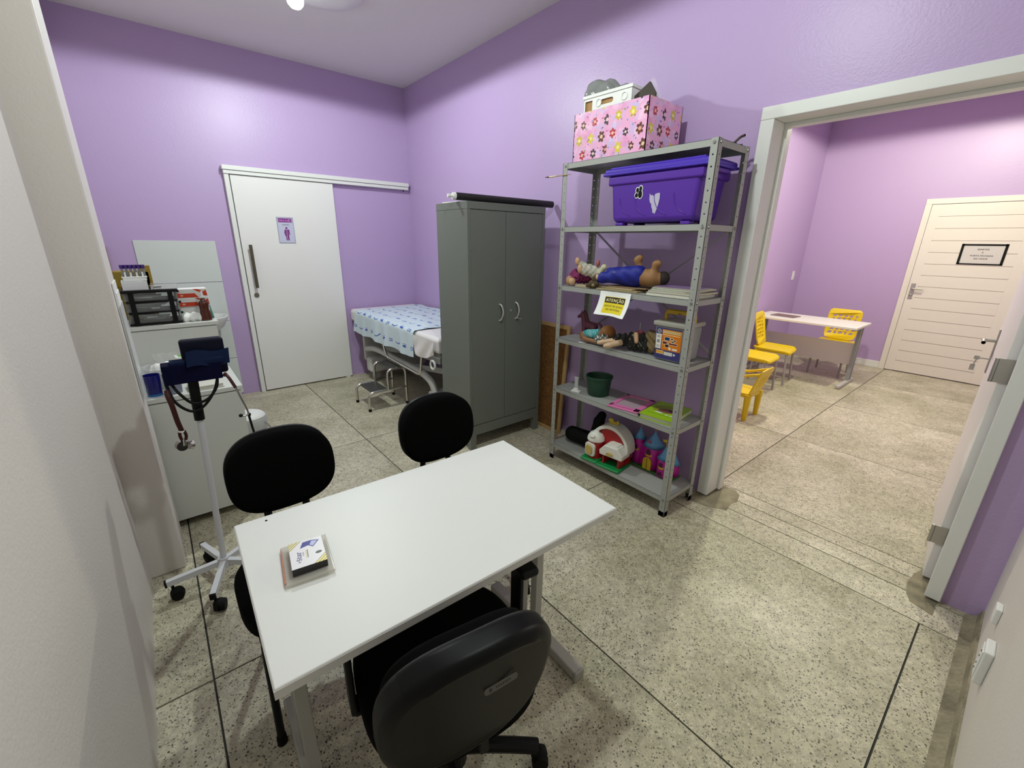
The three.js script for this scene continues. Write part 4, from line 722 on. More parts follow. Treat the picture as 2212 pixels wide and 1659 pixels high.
{ // translucent bucket of building blocks with a yellow handle
  const tex = canvasTex(440, 500, (x, w, h) => {
    x.fillStyle = '#3c3a72'; x.fillRect(0, 0, w, h);
    x.fillStyle = '#dc7a10'; x.fillRect(108, 22, w - 108, 330); x.fillStyle = '#cf8a1e'; x.fillRect(108, 22, w - 108, 70);
    x.strokeStyle = '#f2e2c4'; x.lineWidth = 7; x.beginPath(); x.arc(56, 58, 28, 0, 7); x.stroke(); x.fillStyle = '#8d8aa8'; x.beginPath(); x.arc(56, 58, 12, 0, 7); x.fill();
    x.fillStyle = '#ece9e2'; x.fillRect(6, 104, 92, 238); x.fillStyle = '#b4b2b0'; x.fillRect(24, 120, 54, 50); x.fillStyle = '#8f8c8c'; x.fillRect(26, 196, 48, 52); x.fillStyle = '#c9c8c8'; x.fillRect(20, 280, 60, 40);
    x.fillStyle = '#f0e4c0'; for (let i = 0; i < 10; i++) { x.fillRect(118 + i * 30, 44, 26, 34); } x.fillStyle = '#7a5a18'; for (let i = 0; i < 10; i++) x.fillRect(124 + i * 30, 52, 14, 18);
    x.fillStyle = '#f6d9a4'; x.fillRect(112, 100, 300, 10);
    const blk = (X, Y, W, H, c) => { x.fillStyle = '#f4e8cc'; x.fillRect(X - 6, Y - 6, W + 12, H + 12); x.fillStyle = c; x.fillRect(X, Y, W, H); };
    blk(160, 140, 84, 52, '#143a63'); blk(130, 214, 72, 40, '#5c1410'); blk(176, 256, 60, 44, '#2a1410'); blk(264, 150, 36, 20, '#17130e'); blk(310, 170, 40, 20, '#17130e'); blk(280, 194, 40, 20, '#17130e'); blk(236, 226, 140, 26, '#6b160e');
    x.fillStyle = '#efe6d6'; x.beginPath(); x.arc(258, 316, 22, 0, 7); x.fill(); x.fillRect(300, 304, 84, 32);
    x.fillStyle = '#e8a83a'; x.fillRect(26, 366, 130, 58); x.fillStyle = '#f6e0bc'; x.fillRect(26, 366, 130, 8); x.fillRect(26, 416, 130, 8); x.fillStyle = '#d6d3cc'; x.fillRect(164, 376, 150, 56); x.fillStyle = '#efeff4'; x.beginPath(); x.arc(344, 404, 17, 0, 7); x.fill();
  });
  const B = thing('block_bucket', 'clear bucket of building blocks with orange label and yellow handle', 'bucket', [2.195, Y4 + 0.0005, -1.218]);
  const tb = warp(prep(new RoundedBoxGeometry(0.19, 0.19, 0.175, 4, 0.014)), v => { const k = 0.93 + 0.07 * (v.y + 0.095) / 0.19; v.x *= k; v.z *= k; });
  obj('tub', tb.translate(0, 0.097, 0), M(new THREE.Color().setRGB(0.55, 0.55, 0.56), 0.25, { transmission: 0.45, thickness: 0 }), B);
  obj('lid', [prep(new RoundedBoxGeometry(0.206, 0.026, 0.196, 4, 0.008)).translate(0, 0.203, 0)], M(new THREE.Color().setRGB(0.50, 0.48, 0.42), 0.3, { transmission: 0.3, thickness: 0 }), B);
  obj('label', rotZ(faceX(0.152, 0.172, 0, 0, 0), 0.035).translate(-0.0938, 0.097, 0.0), M(0xffffff, 0.35, { map: tex }), B);
  const ym = M(new THREE.Color().setRGB(0.56, 0.34, 0.012), 0.35);
  obj('handle', [pipe([[0, 0.19, -0.086], [0, 0.262, -0.082], [0, 0.262, 0.082], [0, 0.19, 0.086]], 0.011, 0.02), box(0.022, 0.024, 0.075, 0, 0.258, -0.046, 0.005), box(0.022, 0.024, 0.075, 0, 0.258, 0.046, 0.005)], ym, B);
  // a few blocks visible through the plastic
  seed = 72; const cols = [[0.45, 0.03, 0.02], [0.02, 0.07, 0.35], [0.5, 0.35, 0.02], [0.03, 0.25, 0.05]];
  for (let i = 0; i < 14; i++) obj('block', box(0.04, 0.025, 0.03, rr(-0.05, 0.05), 0.03 + 0.028 * (i / 5 | 0), rr(-0.05, 0.05), 0.002), M(new THREE.Color().setRGB(...cols[i % 4]), 0.35), B);
}
// ---------------------------------------------------------------- board with pot, pink frame and book
{
  const p = thing('plant_pot', 'dark green empty plastic pot on the shelving', 'pot', [2.195, Y5 + 0.0005, -1.735]);
  obj('pot', lathe([[0.001, 0.003], [0.066, 0.003], [0.082, 0.115], [0.0825, 0.118], [0.089, 0.118], [0.089, 0.133], [0.085, 0.133], [0.084, 0.12], [0.069, 0.0], [0.001, 0.0]].map(q => q), 40), M(new THREE.Color().setRGB(0.006, 0.055, 0.028), 0.4), p);
  const w = thing('white_stand', 'small white plastic stand beside the green pot', 'stand', [2.105, Y5 + 0.0005, -1.855], 0.3);
  obj('base', [box(0.03, 0.014, 0.062, 0, 0.007, 0, 0.003), box(0.022, 0.018, 0.034, 0, 0.02, 0, 0.004)], MAT.white, w);
  obj('stem', [box(0.006, 0.085, 0.026, 0, 0.065, 0, 0.002), box(0.010, 0.006, 0.030, 0, 0.105, 0)], MAT.frosted, w);
  // pink translucent plastic folder
  const f = thing('pink_folder', 'pink plastic folder with a clear window lying on the shelving', 'folder', [2.215, Y5 + 0.0005, -1.475], 0.16);
  const pk = M(new THREE.Color().setRGB(0.72, 0.19, 0.42), 0.3);
  obj('frame', [box(0.055, 0.012, 0.205, -0.108, 0.006, 0, 0.004), box(0.03, 0.012, 0.205, 0.122, 0.006, 0, 0.004), box(0.27, 0.012, 0.03, 0, 0.006, -0.088, 0.004), box(0.27, 0.012, 0.04, 0, 0.006, 0.084, 0.004)], pk, f);
  obj('window', [box(0.22, 0.003, 0.16, 0.01, 0.006, 0, 0.001)], M(new THREE.Color().setRGB(0.75, 0.6, 0.66), 0.2, { transmission: 0.5, thickness: 0 }), f);
  obj('slot', [box(0.004, 0.002, 0.13, -0.118, 0.0122, -0.01), box(0.03, 0.002, 0.004, -0.112, 0.0122, 0.085)], M(new THREE.Color().setRGB(0.35, 0.05, 0.18), 0.4), f);
  // thick green book
  const tex = canvasTex(440, 600, (x, w2, h) => { x.fillStyle = '#9cc40c'; x.fillRect(0, 0, w2, h); x.fillStyle = '#8a9a12'; x.beginPath(); x.ellipse(200, 260, 170, 150, 0, 0, 7); x.fill(); x.fillStyle = '#7d4a48'; x.beginPath(); x.ellipse(250, 300, 130, 74, -0.2, 0, 7); x.fill(); x.fillStyle = '#5a3334'; x.beginPath(); x.ellipse(300, 270, 60, 34, 0.3, 0, 7); x.fill(); x.fillStyle = '#e8e8dc'; x.beginPath(); x.ellipse(170, 410, 60, 20, 0.1, 0, 7); x.fill(); x.beginPath(); x.ellipse(290, 440, 26, 14, 0, 0, 7); x.fill(); x.beginPath(); x.ellipse(350, 444, 24, 12, 0, 0, 7); x.fill(); x.fillStyle = '#3a5a08'; x.fillRect(40, 480, 330, 8); });
  const b = thing('green_book', 'thick lime green hardback book lying on the shelving', 'book', [2.225, Y5 + 0.0005, -1.245], 0.13);
  obj('pages', box(0.272, 0.020, 0.196, 0.003, 0.0135, 0.0), M(new THREE.Color().setRGB(0.72, 0.71, 0.66), 0.8), b);
  const cv = M(new THREE.Color().setRGB(0.33, 0.50, 0.012), 0.25);
  obj('cover', [box(0.285, 0.003, 0.205, 0, 0.0255, 0, 0.001), box(0.285, 0.003, 0.205, 0, 0.0015, 0, 0.001)], cv, b);
  obj('spine', [box(0.285, 0.027, 0.004, 0, 0.0135, -0.1025, 0.001)], M(new THREE.Color().setRGB(0.02, 0.02, 0.02), 0.4), b);
  const pg = rotX(prep(new THREE.PlaneGeometry(0.195, 0.275)), -PI / 2).rotateY(-PI / 2).translate(0, 0.0275, 0);
  obj('cover_print', pg, M(0xffffff, 0.22, { map: tex }), b);
}
// ---------------------------------------------------------------- bottom board: boot, barn, castle
{
  const b = thing('walker_boot', 'black orthopaedic boot lying behind the toy barn', 'boot', [0, 0, 0]);
  const bm = M(new THREE.Color().setRGB(0.004, 0.004, 0.004), 0.7, { specularIntensity: 0.25 });
  obj('leg_shell', blob([[[2.20, Y6 + 0.063, -1.945], [2.22, Y6 + 0.063, -1.78], 0.054, 0.058]], 0.01, 0.009), bm, b);
  obj('foot_shell', blob([[[2.24, Y6 + 0.08, -1.76], [2.27, Y6 + 0.20, -1.765], 0.05, 0.036], [[2.27, Y6 + 0.2, -1.765], [2.285, Y6 + 0.245, -1.755], 0.036, 0.03]], 0.015, 0.007), bm, b);
}
{ // red and white toy barn with silo
  const red = M(new THREE.Color().setRGB(0.38, 0.008, 0.012), 0.35), wh = M(new THREE.Color().setRGB(0.74, 0.72, 0.66), 0.35), gr = M(new THREE.Color().setRGB(0.006, 0.22, 0.055), 0.38), ye = M(new THREE.Color().setRGB(0.60, 0.44, 0.02), 0.4), tan = M(new THREE.Color().setRGB(0.50, 0.37, 0.12), 0.45);
  const B = thing('toy_barn', 'red and white plastic toy barn with a silo on the bottom board', 'toy barn', [2.185, Y6 + 0.0005, -1.60], 0.12);
  // local: -x is the front, z runs along the board; silo at -z
  obj('ground_base', [prep(new RoundedBoxGeometry(0.15, 0.018, 0.13, 4, 0.008)).translate(-0.055, 0.009, -0.075), prep(new RoundedBoxGeometry(0.16, 0.018, 0.17, 4, 0.008)).translate(-0.06, 0.009, 0.075)], gr, B);
  // barn body: arched hall
  const arch = (w, h0, r, n = 16) => { const o = [[-w, 0], [w, 0], [w, h0]]; for (let i = 1; i < n; i++) { const a = i / n * PI; o.push([w * Math.cos(a), h0 + r * Math.sin(a)]); } o.push([-w, h0]); return o; };
  const hall = ext(arch(0.121, 0.10, 0.122), 0.07, 0, [], 2); hall.rotateY(-PI / 2); // depth now along -x
  obj('hall', [hall.translate(0.04, 0.012, 0.025)], red, B);
  const roofO = arch(0.135, 0.10, 0.140), roof = [];
  const rp = []; const ri = []; for (let i = 0; i <= 20; i++) { const a = -0.12 + i / 20 * (PI + 0.24); rp.push([0.137 * Math.cos(a), 0.108 + 0.142 * Math.sin(a)]); ri.push([0.123 * Math.cos(a), 0.106 + 0.126 * Math.sin(a)]); }
  const rs = rp.concat(ri.reverse());
  const rg = ext(rs, 0.095, 0.003); rg.rotateY(-PI / 2); obj('roof', [rg.translate(0.048, 0.012, 0.025)], wh, B);
  obj('porch', [bb(-0.105, -0.01, 0.012, 0.085, 0.02, 0.03), bb(-0.105, -0.01, 0.012, 0.085, 0.13, 0.14), bb(-0.03, -0.01, 0.012, 0.095, 0.02, 0.14)], red, B);
  { const g = ext([[-0.075, 0], [0.075, 0], [0.078, 0.022], [0.045, 0.062], [-0.045, 0.062], [-0.078, 0.022]], 0.10, 0.006, [], 3); g.rotateY(-PI / 2); obj('porch_roof', [g.translate(-0.01, 0.088, 0.08), box(0.07, 0.008, 0.07, -0.06, 0.158, 0.08, 0.003)], wh, B); }
  { const g = ext(superell(0.045, 0.022, 2), 0.006, 0.002); g.rotateY(-PI / 2); obj('porch_badge', g.translate(-0.117, 0.104, 0.075), tan, B); }
  obj('silo', [cyl(0.052, 0.052, 0.12, -0.045, 0.075, -0.075, 28)], red, B);
  obj('silo_roof', [lathe([[0.001, 0.062], [0.018, 0.06], [0.02, 0.05], [0.04, 0.045], [0.056, 0.02], [0.060, 0.0], [0.056, -0.008], [0.001, -0.008]], 28).translate(-0.045, 0.143, -0.075), sph(0.016, -0.088, 0.175, -0.075, 1.2, 0.8, 1.4)], wh, B);
  { const g = ext(rrect(0.075, 0.085, 0.018), 0.008, 0.004); g.rotateY(-PI / 2 - 0.15); obj('silo_door_frame', g.translate(-0.094, 0.08, -0.082), wh, B); const k = ext(rrect(0.048, 0.058, 0.016), 0.008, 0.003); k.rotateY(-PI / 2 - 0.15); obj('silo_door', k.translate(-0.104, 0.08, -0.086), tan, B); }
  obj('weathervane', [sph(0.016, 0.0, 0.285, 0.0, 0.6, 1, 1.2), sph(0.012, 0.0, 0.275, 0.026, 0.6, 0.8, 1.4), sph(0.010, 0.0, 0.284, 0.05, 0.6, 1.1, 0.9), rod([0, 0.255, 0.02], [0, 0.275, 0.02], 0.008), rod([0, 0.27, -0.01], [0, 0.27, 0.055], 0.006)], ye, B);
}
{ // pink toy castle with blue towers
  const pk = M(new THREE.Color().setRGB(0.50, 0.008, 0.30), 0.35), bl = M(new THREE.Color().setRGB(0.12, 0.32, 0.62), 0.4), ye = M(new THREE.Color().setRGB(0.62, 0.42, 0.015), 0.4), gr = M(new THREE.Color().setRGB(0.03, 0.14, 0.02), 0.5), dk = M(new THREE.Color().setRGB(0.08, 0.004, 0.05), 0.6);
  const C = thing('toy_castle', 'magenta toy castle with blue tower roofs and yellow flags', 'toy castle', [2.306, Y6 + 0.0005, -1.332], 0.0);
  obj('ground_base', [prep(new RoundedBoxGeometry(0.112, 0.014, 0.34, 4, 0.006)).translate(0, 0.007, 0)], gr, C);
  const tower = (z, x, r, h, ch, nm) => {
    obj('tower', [lathe([[0.001, 0], [r * 1.04, 0], [r, h * 0.5], [r * 0.96, h], [0.001, h]], 24).translate(x, 0.012, z)], pk, C);
    const rf = obj('tower_roof', [lathe([[0.001, ch], [r * 0.25, ch * 0.72], [r * 0.72, ch * 0.25], [r * 1.2, 0], [0.001, -0.002]], 24).translate(x, 0.012 + h, z)], bl, C);
    const ty = 0.012 + h + ch;
    obj('flag', [rod([x, ty - 0.01, z], [x, ty + 0.045, z], 0.0022, 0.0022, 8), (() => { const g = ext([[0, 0.012], [-0.028, 0.006], [-0.020, 0], [-0.028, -0.008], [0, -0.006]], 0.003); g.rotateY(-PI / 2); return g.translate(x, ty + 0.03, z); })()], ye, rf);
  };
  tower(-0.115, 0.0, 0.036, 0.175, 0.075); tower(-0.01, 0.005, 0.058, 0.155, 0.10); tower(0.095, -0.03, 0.040, 0.115, 0.085); tower(0.135, 0.02, 0.034, 0.08, 0.07);
  obj('curtain_wall', [bb(-0.02, 0.03, 0.012, 0.16, -0.11, 0.0), bb(-0.02, 0.03, 0.012, 0.12, 0.0, 0.12)], pk, C);
  const archP = (w, h) => { const o = [[-w, 0], [w, 0]]; for (let i = 0; i <= 10; i++) o.push([w * Math.cos(i / 10 * PI), h + w * Math.sin(i / 10 * PI)]); return o; };
  const onF = (pts, x, y, z, m, n, t = 0.004) => { const g = ext(pts, t); g.rotateY(-PI / 2); return obj(n, g.translate(x, y, z), m, C); };
  onF(archP(0.030, 0.055), -0.052, 0.014, -0.01, ye, 'gate', 0.006); onF([[-0.001, 0], [0.001, 0], [0.001, 0.08], [-0.001, 0.08]], -0.059, 0.014, -0.01, MAT.black, 'gate_seam', 0.001);
  onF(archP(0.015, 0.022), -0.0525, 0.118, -0.01, dk, 'window'); onF(archP(0.012, 0.018), -0.0345, 0.115, -0.115, dk, 'window'); onF(archP(0.013, 0.016), -0.069, 0.080, 0.095, dk, 'window'); onF(archP(0.015, 0.010), -0.070, 0.020, 0.095, dk, 'window');
  const balc = (x, y, z, r) => obj('balcony', [lathe([[r * 0.7, 0], [r, 0.008], [r * 1.02, 0.022], [r * 0.9, 0.022], [r * 0.6, 0.004]], 20).translate(x, y, z)], ye, C);
  balc(-0.020, 0.098, -0.01, 0.036); balc(-0.012, 0.098, -0.115, 0.026); balc(-0.045, 0.058, 0.095, 0.028);
  obj('roof_rose', rotY(cyl(0.011, 0.011, 0.004, 0, 0, 0, 14).rotateZ(PI / 2 - 0.5), 0).translate(-0.038, 0.20, -0.02), M(new THREE.Color().setRGB(0.35, 0.03, 0.12), 0.4), C);
}
// ---------------------------------------------------------------- pressure gauge on a wheeled stand
{
  const S = thing('blood_pressure_stand', 'aneroid blood pressure gauge with navy cuff on a white wheeled stand', 'medical stand', [0.018, 0, -2.095]);
  const wm = M(new THREE.Color().setRGB(0.66, 0.66, 0.70), 0.35), navy = M(new THREE.Color().setRGB(0.0025, 0.003, 0.022), 0.8, { specularIntensity: 0.2 }), navy2 = M(new THREE.Color().setRGB(0.006, 0.013, 0.045), 0.85, { specularIntensity: 0.25 });
  obj('pole', [rod([0, 0.10, 0], [0.034, 0.88, 0.0], 0.0125, 0.0125, 18)], wm, S);
  obj('sleeve', [rod([0.030, 0.80, 0], [0.036, 0.975, 0.0], 0.0185, 0.0185, 18)], MAT.black, S);
  const base = obj('hub', [cyl(0.022, 0.026, 0.05, 0, 0.095, 0, 20)], wm, S);
  const n = 5;
  for (let i = 0; i < n; i++) {
    const a = PI + 0.0 + i * 2 * PI / n, dx = Math.cos(a), dz = Math.sin(a);
    const leg = obj('base_leg', bar([dx * 0.015, 0.098, dz * 0.015], [dx * 0.215, 0.088, dz * 0.215], 0.026, 0.022), wm, base);
    obj('leg_cap', bar([dx * 0.214, 0.088, dz * 0.214], [dx * 0.222, 0.0877, dz * 0.222], 0.027, 0.023), MAT.black, leg);
    const cx = dx * 0.198, cz = dz * 0.198, w = [rod([cx, 0.03, cz], [cx, 0.085, cz], 0.006)];
    const px = -dz, pz = dx;
    for (const s of [-1, 1]) w.push(rod([cx + px * s * 0.004 + 0.012, 0.0272, cz + pz * s * 0.004 + 0.008], [cx + px * s * 0.021 + 0.012, 0.0272, cz + pz * s * 0.021 + 0.008], 0.027, 0.023, 20));
    w.push(sph(0.024, cx + 0.010, 0.038, cz + 0.007, 1, 0.75, 1, 14));
    obj('caster', w, MAT.rubber, base);
  }
  // tray box, dial case and cuff
  obj('basket', [box(0.192, 0.078, 0.075, 0.042, 1.008, -0.005, 0.004)], navy, S);
  obj('dial_case', [prep(new RoundedBoxGeometry(0.148, 0.15, 0.05, 4, 0.012)).translate(0.092, 1.055, -0.035)], M(new THREE.Color().setRGB(0.004, 0.005, 0.016), 0.5, { specularIntensity: 0.25 }), S);
  const cuff = sheet((u, v) => { const w = u - 0.5, t = v; return [0.098 + 0.145 * w + 0.006 * t, 1.030 + 0.058 * t + 0.006 * Math.sin(u * 7) - 0.006 * w, 0.036 + 0.008 * Math.sin(u * 5 + 1) - 0.018 * t]; }, 20, 8);
  obj('cuff', [cuff, cuff.clone().translate(0, 0, -0.006), box(0.13, 0.03, 0.05, 0.09, 1.046, 0.008, 0.01), box(0.05, 0.012, 0.06, 0.0, 1.051, 0.0, 0.004)], navy2, S);
  obj('tubing', [tube([[-0.035, 0.972, 0.012], [-0.015, 0.93, 0.03], [0.02, 0.885, 0.035], [0.07, 0.89, 0.03], [0.108, 0.93, 0.02], [0.120, 0.975, 0.01]], 0.0055, 40, 8), tube([[-0.05, 0.97, 0.01], [-0.035, 0.90, 0.03], [0.01, 0.852, 0.035], [0.055, 0.865, 0.03], [0.10, 0.92, 0.02], [0.122, 0.975, 0.005]], 0.0055, 40, 8)], MAT.black, S);
}
{ // stethoscope hung over the gauge
  const rb = M(new THREE.Color().setRGB(0.050, 0.014, 0.011), 0.5, { specularIntensity: 0.4 });
  const S = thing('stethoscope', 'dark red stethoscope hanging over the pressure gauge stand', 'stethoscope', [0, 0, -2.035]);
  obj('tube', [tube([[-0.034, 0.959, 0.004], [-0.034, 0.945, 0.02], [-0.031, 0.925, 0.028], [-0.028, 0.90, 0.03], [-0.024, 0.84, 0.028], [-0.018, 0.795, 0.026]], 0.0088, 36, 10), tube([[-0.026, 0.795, 0.026], [-0.027, 0.775, 0.026], [-0.024, 0.757, 0.026]], 0.0055, 10, 8), tube([[-0.011, 0.795, 0.026], [-0.008, 0.775, 0.026], [-0.012, 0.757, 0.026]], 0.0055, 10, 8)], rb, S);
  obj('clamp', [rod([-0.02, 0.793, 0.026], [-0.0192, 0.799, 0.026], 0.0105, 0.0105, 14)], MAT.white, S);
  obj('chest_piece', [rod([-0.026, 0.735, 0.032], [-0.03, 0.735, 0.012], 0.020, 0.022, 24), rod([-0.006, 0.735, 0.036], [0.004, 0.733, 0.03], 0.016, 0.018, 24), rod([-0.02, 0.735, 0.026], [-0.018, 0.762, 0.026], 0.0075, 0.006, 12)], MAT.chrome, S);
  obj('upper_tube', [tube([[0.163, 0.972, -0.055], [0.165, 0.985, -0.03], [0.166, 0.986, 0.0], [0.172, 0.975, 0.022], [0.186, 0.935, 0.026]], 0.0065, 30, 8)], M(new THREE.Color().setRGB(0.075, 0.026, 0.026), 0.45, { specularIntensity: 0.4 }), S);
  obj('ear_tube', [tube([[0.184, 0.938, 0.026], [0.198, 0.88, 0.026], [0.210, 0.835, 0.024], [0.213, 0.812, 0.022], [0.205, 0.803, 0.018], [0.19, 0.806, 0.018]], 0.0032, 30, 8), tube([[0.186, 0.938, 0.022], [0.200, 0.88, 0.018], [0.212, 0.83, 0.016], [0.215, 0.810, 0.014]], 0.0032, 30, 8)], MAT.chrome, S);
  obj('ear_tip', [sph(0.0075, 0.186, 0.808, 0.018, 1.1, 1, 1, 12)], MAT.black, S);
  obj('ear_tip', [sph(0.0075, 0.216, 0.804, 0.014, 1, 1.2, 1, 12)], MAT.black, S);
  obj('hanging_cord', [tube([[0.215, 0.80, 0.012], [0.220, 0.74, 0.01], [0.226, 0.68, 0.008], [0.230, 0.62, 0.0]], 0.0045, 16, 8)], MAT.black, S);
}
// ---------------------------------------------------------------- white cabinets left of the bed
{
  const lm = M(new THREE.Color().setRGB(0.62, 0.63, 0.60), 0.42);
  const c = thing('low_cabinet', 'low white laminate cabinet with cups on top beside the pier', 'cabinet', [0.012, 0, -2.911]);
  obj('body', [bb(-0.262, 0.258, 0.045, 0.728, -0.24, 0.230, 0.002)], lm, c);
  obj('cabinet_top', [bb(-0.268, 0.268, 0.729, 0.752, -0.244, 0.246, 0.002)], lm, c);
  obj('door', [bb(-0.260, 0.256, 0.05, 0.722, 0.2305, 0.2435, 0.002)], lm, c);
  for (const [x, z] of [[-0.23, 0.10], [0.225, 0.10], [-0.23, -0.20], [0.225, -0.20]]) obj('foot', cyl(0.018, 0.015, 0.045, x, 0.0225, z, 14), lm, c);
  const t = thing('tall_cabinet', 'taller white laminate cabinet with medical supplies on top', 'cabinet', [0.012, 0, -3.42]);
  obj('body', [bb(-0.262, 0.252, 0.05, 1.008, -0.23, 0.208, 0.002)], lm, t);
  obj('cabinet_top', [bb(-0.268, 0.262, 1.009, 1.031, -0.235, 0.222, 0.002)], lm, t);
  const dr = obj('door', [bb(-0.260, 0.250, 0.055, 1.003, 0.2085, 0.2205, 0.002)], lm, t);
  obj('knob', [sph(0.011, -0.134, 0.80, 0.233), rod([-0.134, 0.80, 0.22], [-0.134, 0.80, 0.23], 0.005)], MAT.white, dr);
  for (const [x, z] of [[-0.23, 0.15], [0.22, 0.15], [-0.23, -0.20], [0.22, -0.20]]) obj('foot', cyl(0.018, 0.015, 0.05, x, 0.025, z, 14), lm, t);
}
const YL = 0.7525, YT = 1.0315;
{ // things on the low cabinet
  const bl = M(new THREE.Color().setRGB(0.005, 0.006, 0.17), 0.25, { transmission: 0.15, thickness: 0 });
  const cup = (r0, r1, h) => lathe([[0.001, 0.002], [r0 - 0.003, 0.002], [r1 - 0.002, h], [r1, h], [r0, 0], [0.001, 0]], 32);
  const a = thing('blue_cup', 'translucent blue plastic cup at the front corner of the low cabinet', 'cup', [-0.092, YL, -2.735]);
  obj('cup_body', cup(0.031, 0.036, 0.108), bl, a); obj('cup_base', cyl(0.0318, 0.0312, 0.020, 0, 0.0102, 0, 32), M(new THREE.Color().setRGB(0.008, 0.12, 0.36), 0.25), a);
  const b = thing('grey_cup', 'grey blue plastic cup next to the blue cup on the low cabinet', 'cup', [-0.014, YL, -2.732]);
  obj('cup_body', cup(0.034, 0.037, 0.100), M(new THREE.Color().setRGB(0.22, 0.23, 0.32), 0.3), b); obj('cup_rim', prep(new THREE.TorusGeometry(0.037, 0.002, 8, 32)).rotateX(PI / 2).translate(0, 0.1, 0), M(new THREE.Color().setRGB(0.05, 0.04, 0.09), 0.3), b);
  const t = thing('cotton_tub', 'clear plastic tub filled with white cotton on the low cabinet', 'tub', [-0.052, YL, -2.885]);
  obj('tub', lathe([[0.001, 0.002], [0.066, 0.002], [0.08, 0.105], [0.086, 0.108], [0.087, 0.112], [0.079, 0.11], [0.068, 0], [0.001, 0]], 40), M(new THREE.Color().setRGB(0.85, 0.86, 0.87), 0.15, { transmission: 0.75, thickness: 0 }), t);
  obj('cotton', blob([[[-0.03, 0.062, 0.0], [0.03, 0.062, 0.01], 0.030, 0.029], [[-0.01, 0.095, -0.01], [0.03, 0.10, 0.0], 0.028, 0.03], [[0.0, 0.054, 0], [0.01, 0.054, 0], 0.034, 0.034]], 0.015, 0.007, (x, y, z) => 0.006 * Math.sin(x * 130) * Math.sin(z * 120 + y * 90)), M(new THREE.Color().setRGB(0.85, 0.85, 0.84), 0.95), t);
  const v = thing('clear_bag', 'crumpled clear plastic bag sticking out behind the cotton tub', 'bag', [-0.02, YL, -2.985]);
  obj('film', sheet((u, q) => [(u - 0.5) * 0.09 * (0.7 + 0.5 * q), 0.16 * q, 0.012 * Math.sin(u * 14 + q * 6)], 16, 10), M(0xffffff, 0.2, { transmission: 0.85, thickness: 0, side: THREE.DoubleSide }), v);
  const w = thing('wipes_box', 'white and green box behind the pressure gauge on the low cabinet', 'box', [0.065, YL, -3.03], 0.08);
  obj('carton', box(0.13, 0.125, 0.07, 0.02, 0.0625, 0, 0.003), MAT.white, w); obj('label', [box(0.11, 0.045, 0.001, 0.02, 0.088, 0.0355), box(0.10, 0.001, 0.05, 0.02, 0.1255, 0)], M(new THREE.Color().setRGB(0.13, 0.36, 0.06), 0.4), w); obj('label_mark', box(0.028, 0.014, 0.001, 0.0, 0.092, 0.0365, 0), MAT.white, w);
  const pp = thing('napkin_pile', 'low stack of folded white napkins on the low cabinet', 'napkins', [0.12, YL, -2.745], 0.05);
  for (let i = 0; i < 4; i++) obj('napkin', box(0.15, 0.005, 0.11, rr(-0.004, 0.004), 0.0028 + i * 0.0053, rr(-0.004, 0.004), 0.0015), M(new THREE.Color().setRGB(0.62, 0.60, 0.54), 0.9), pp);
}
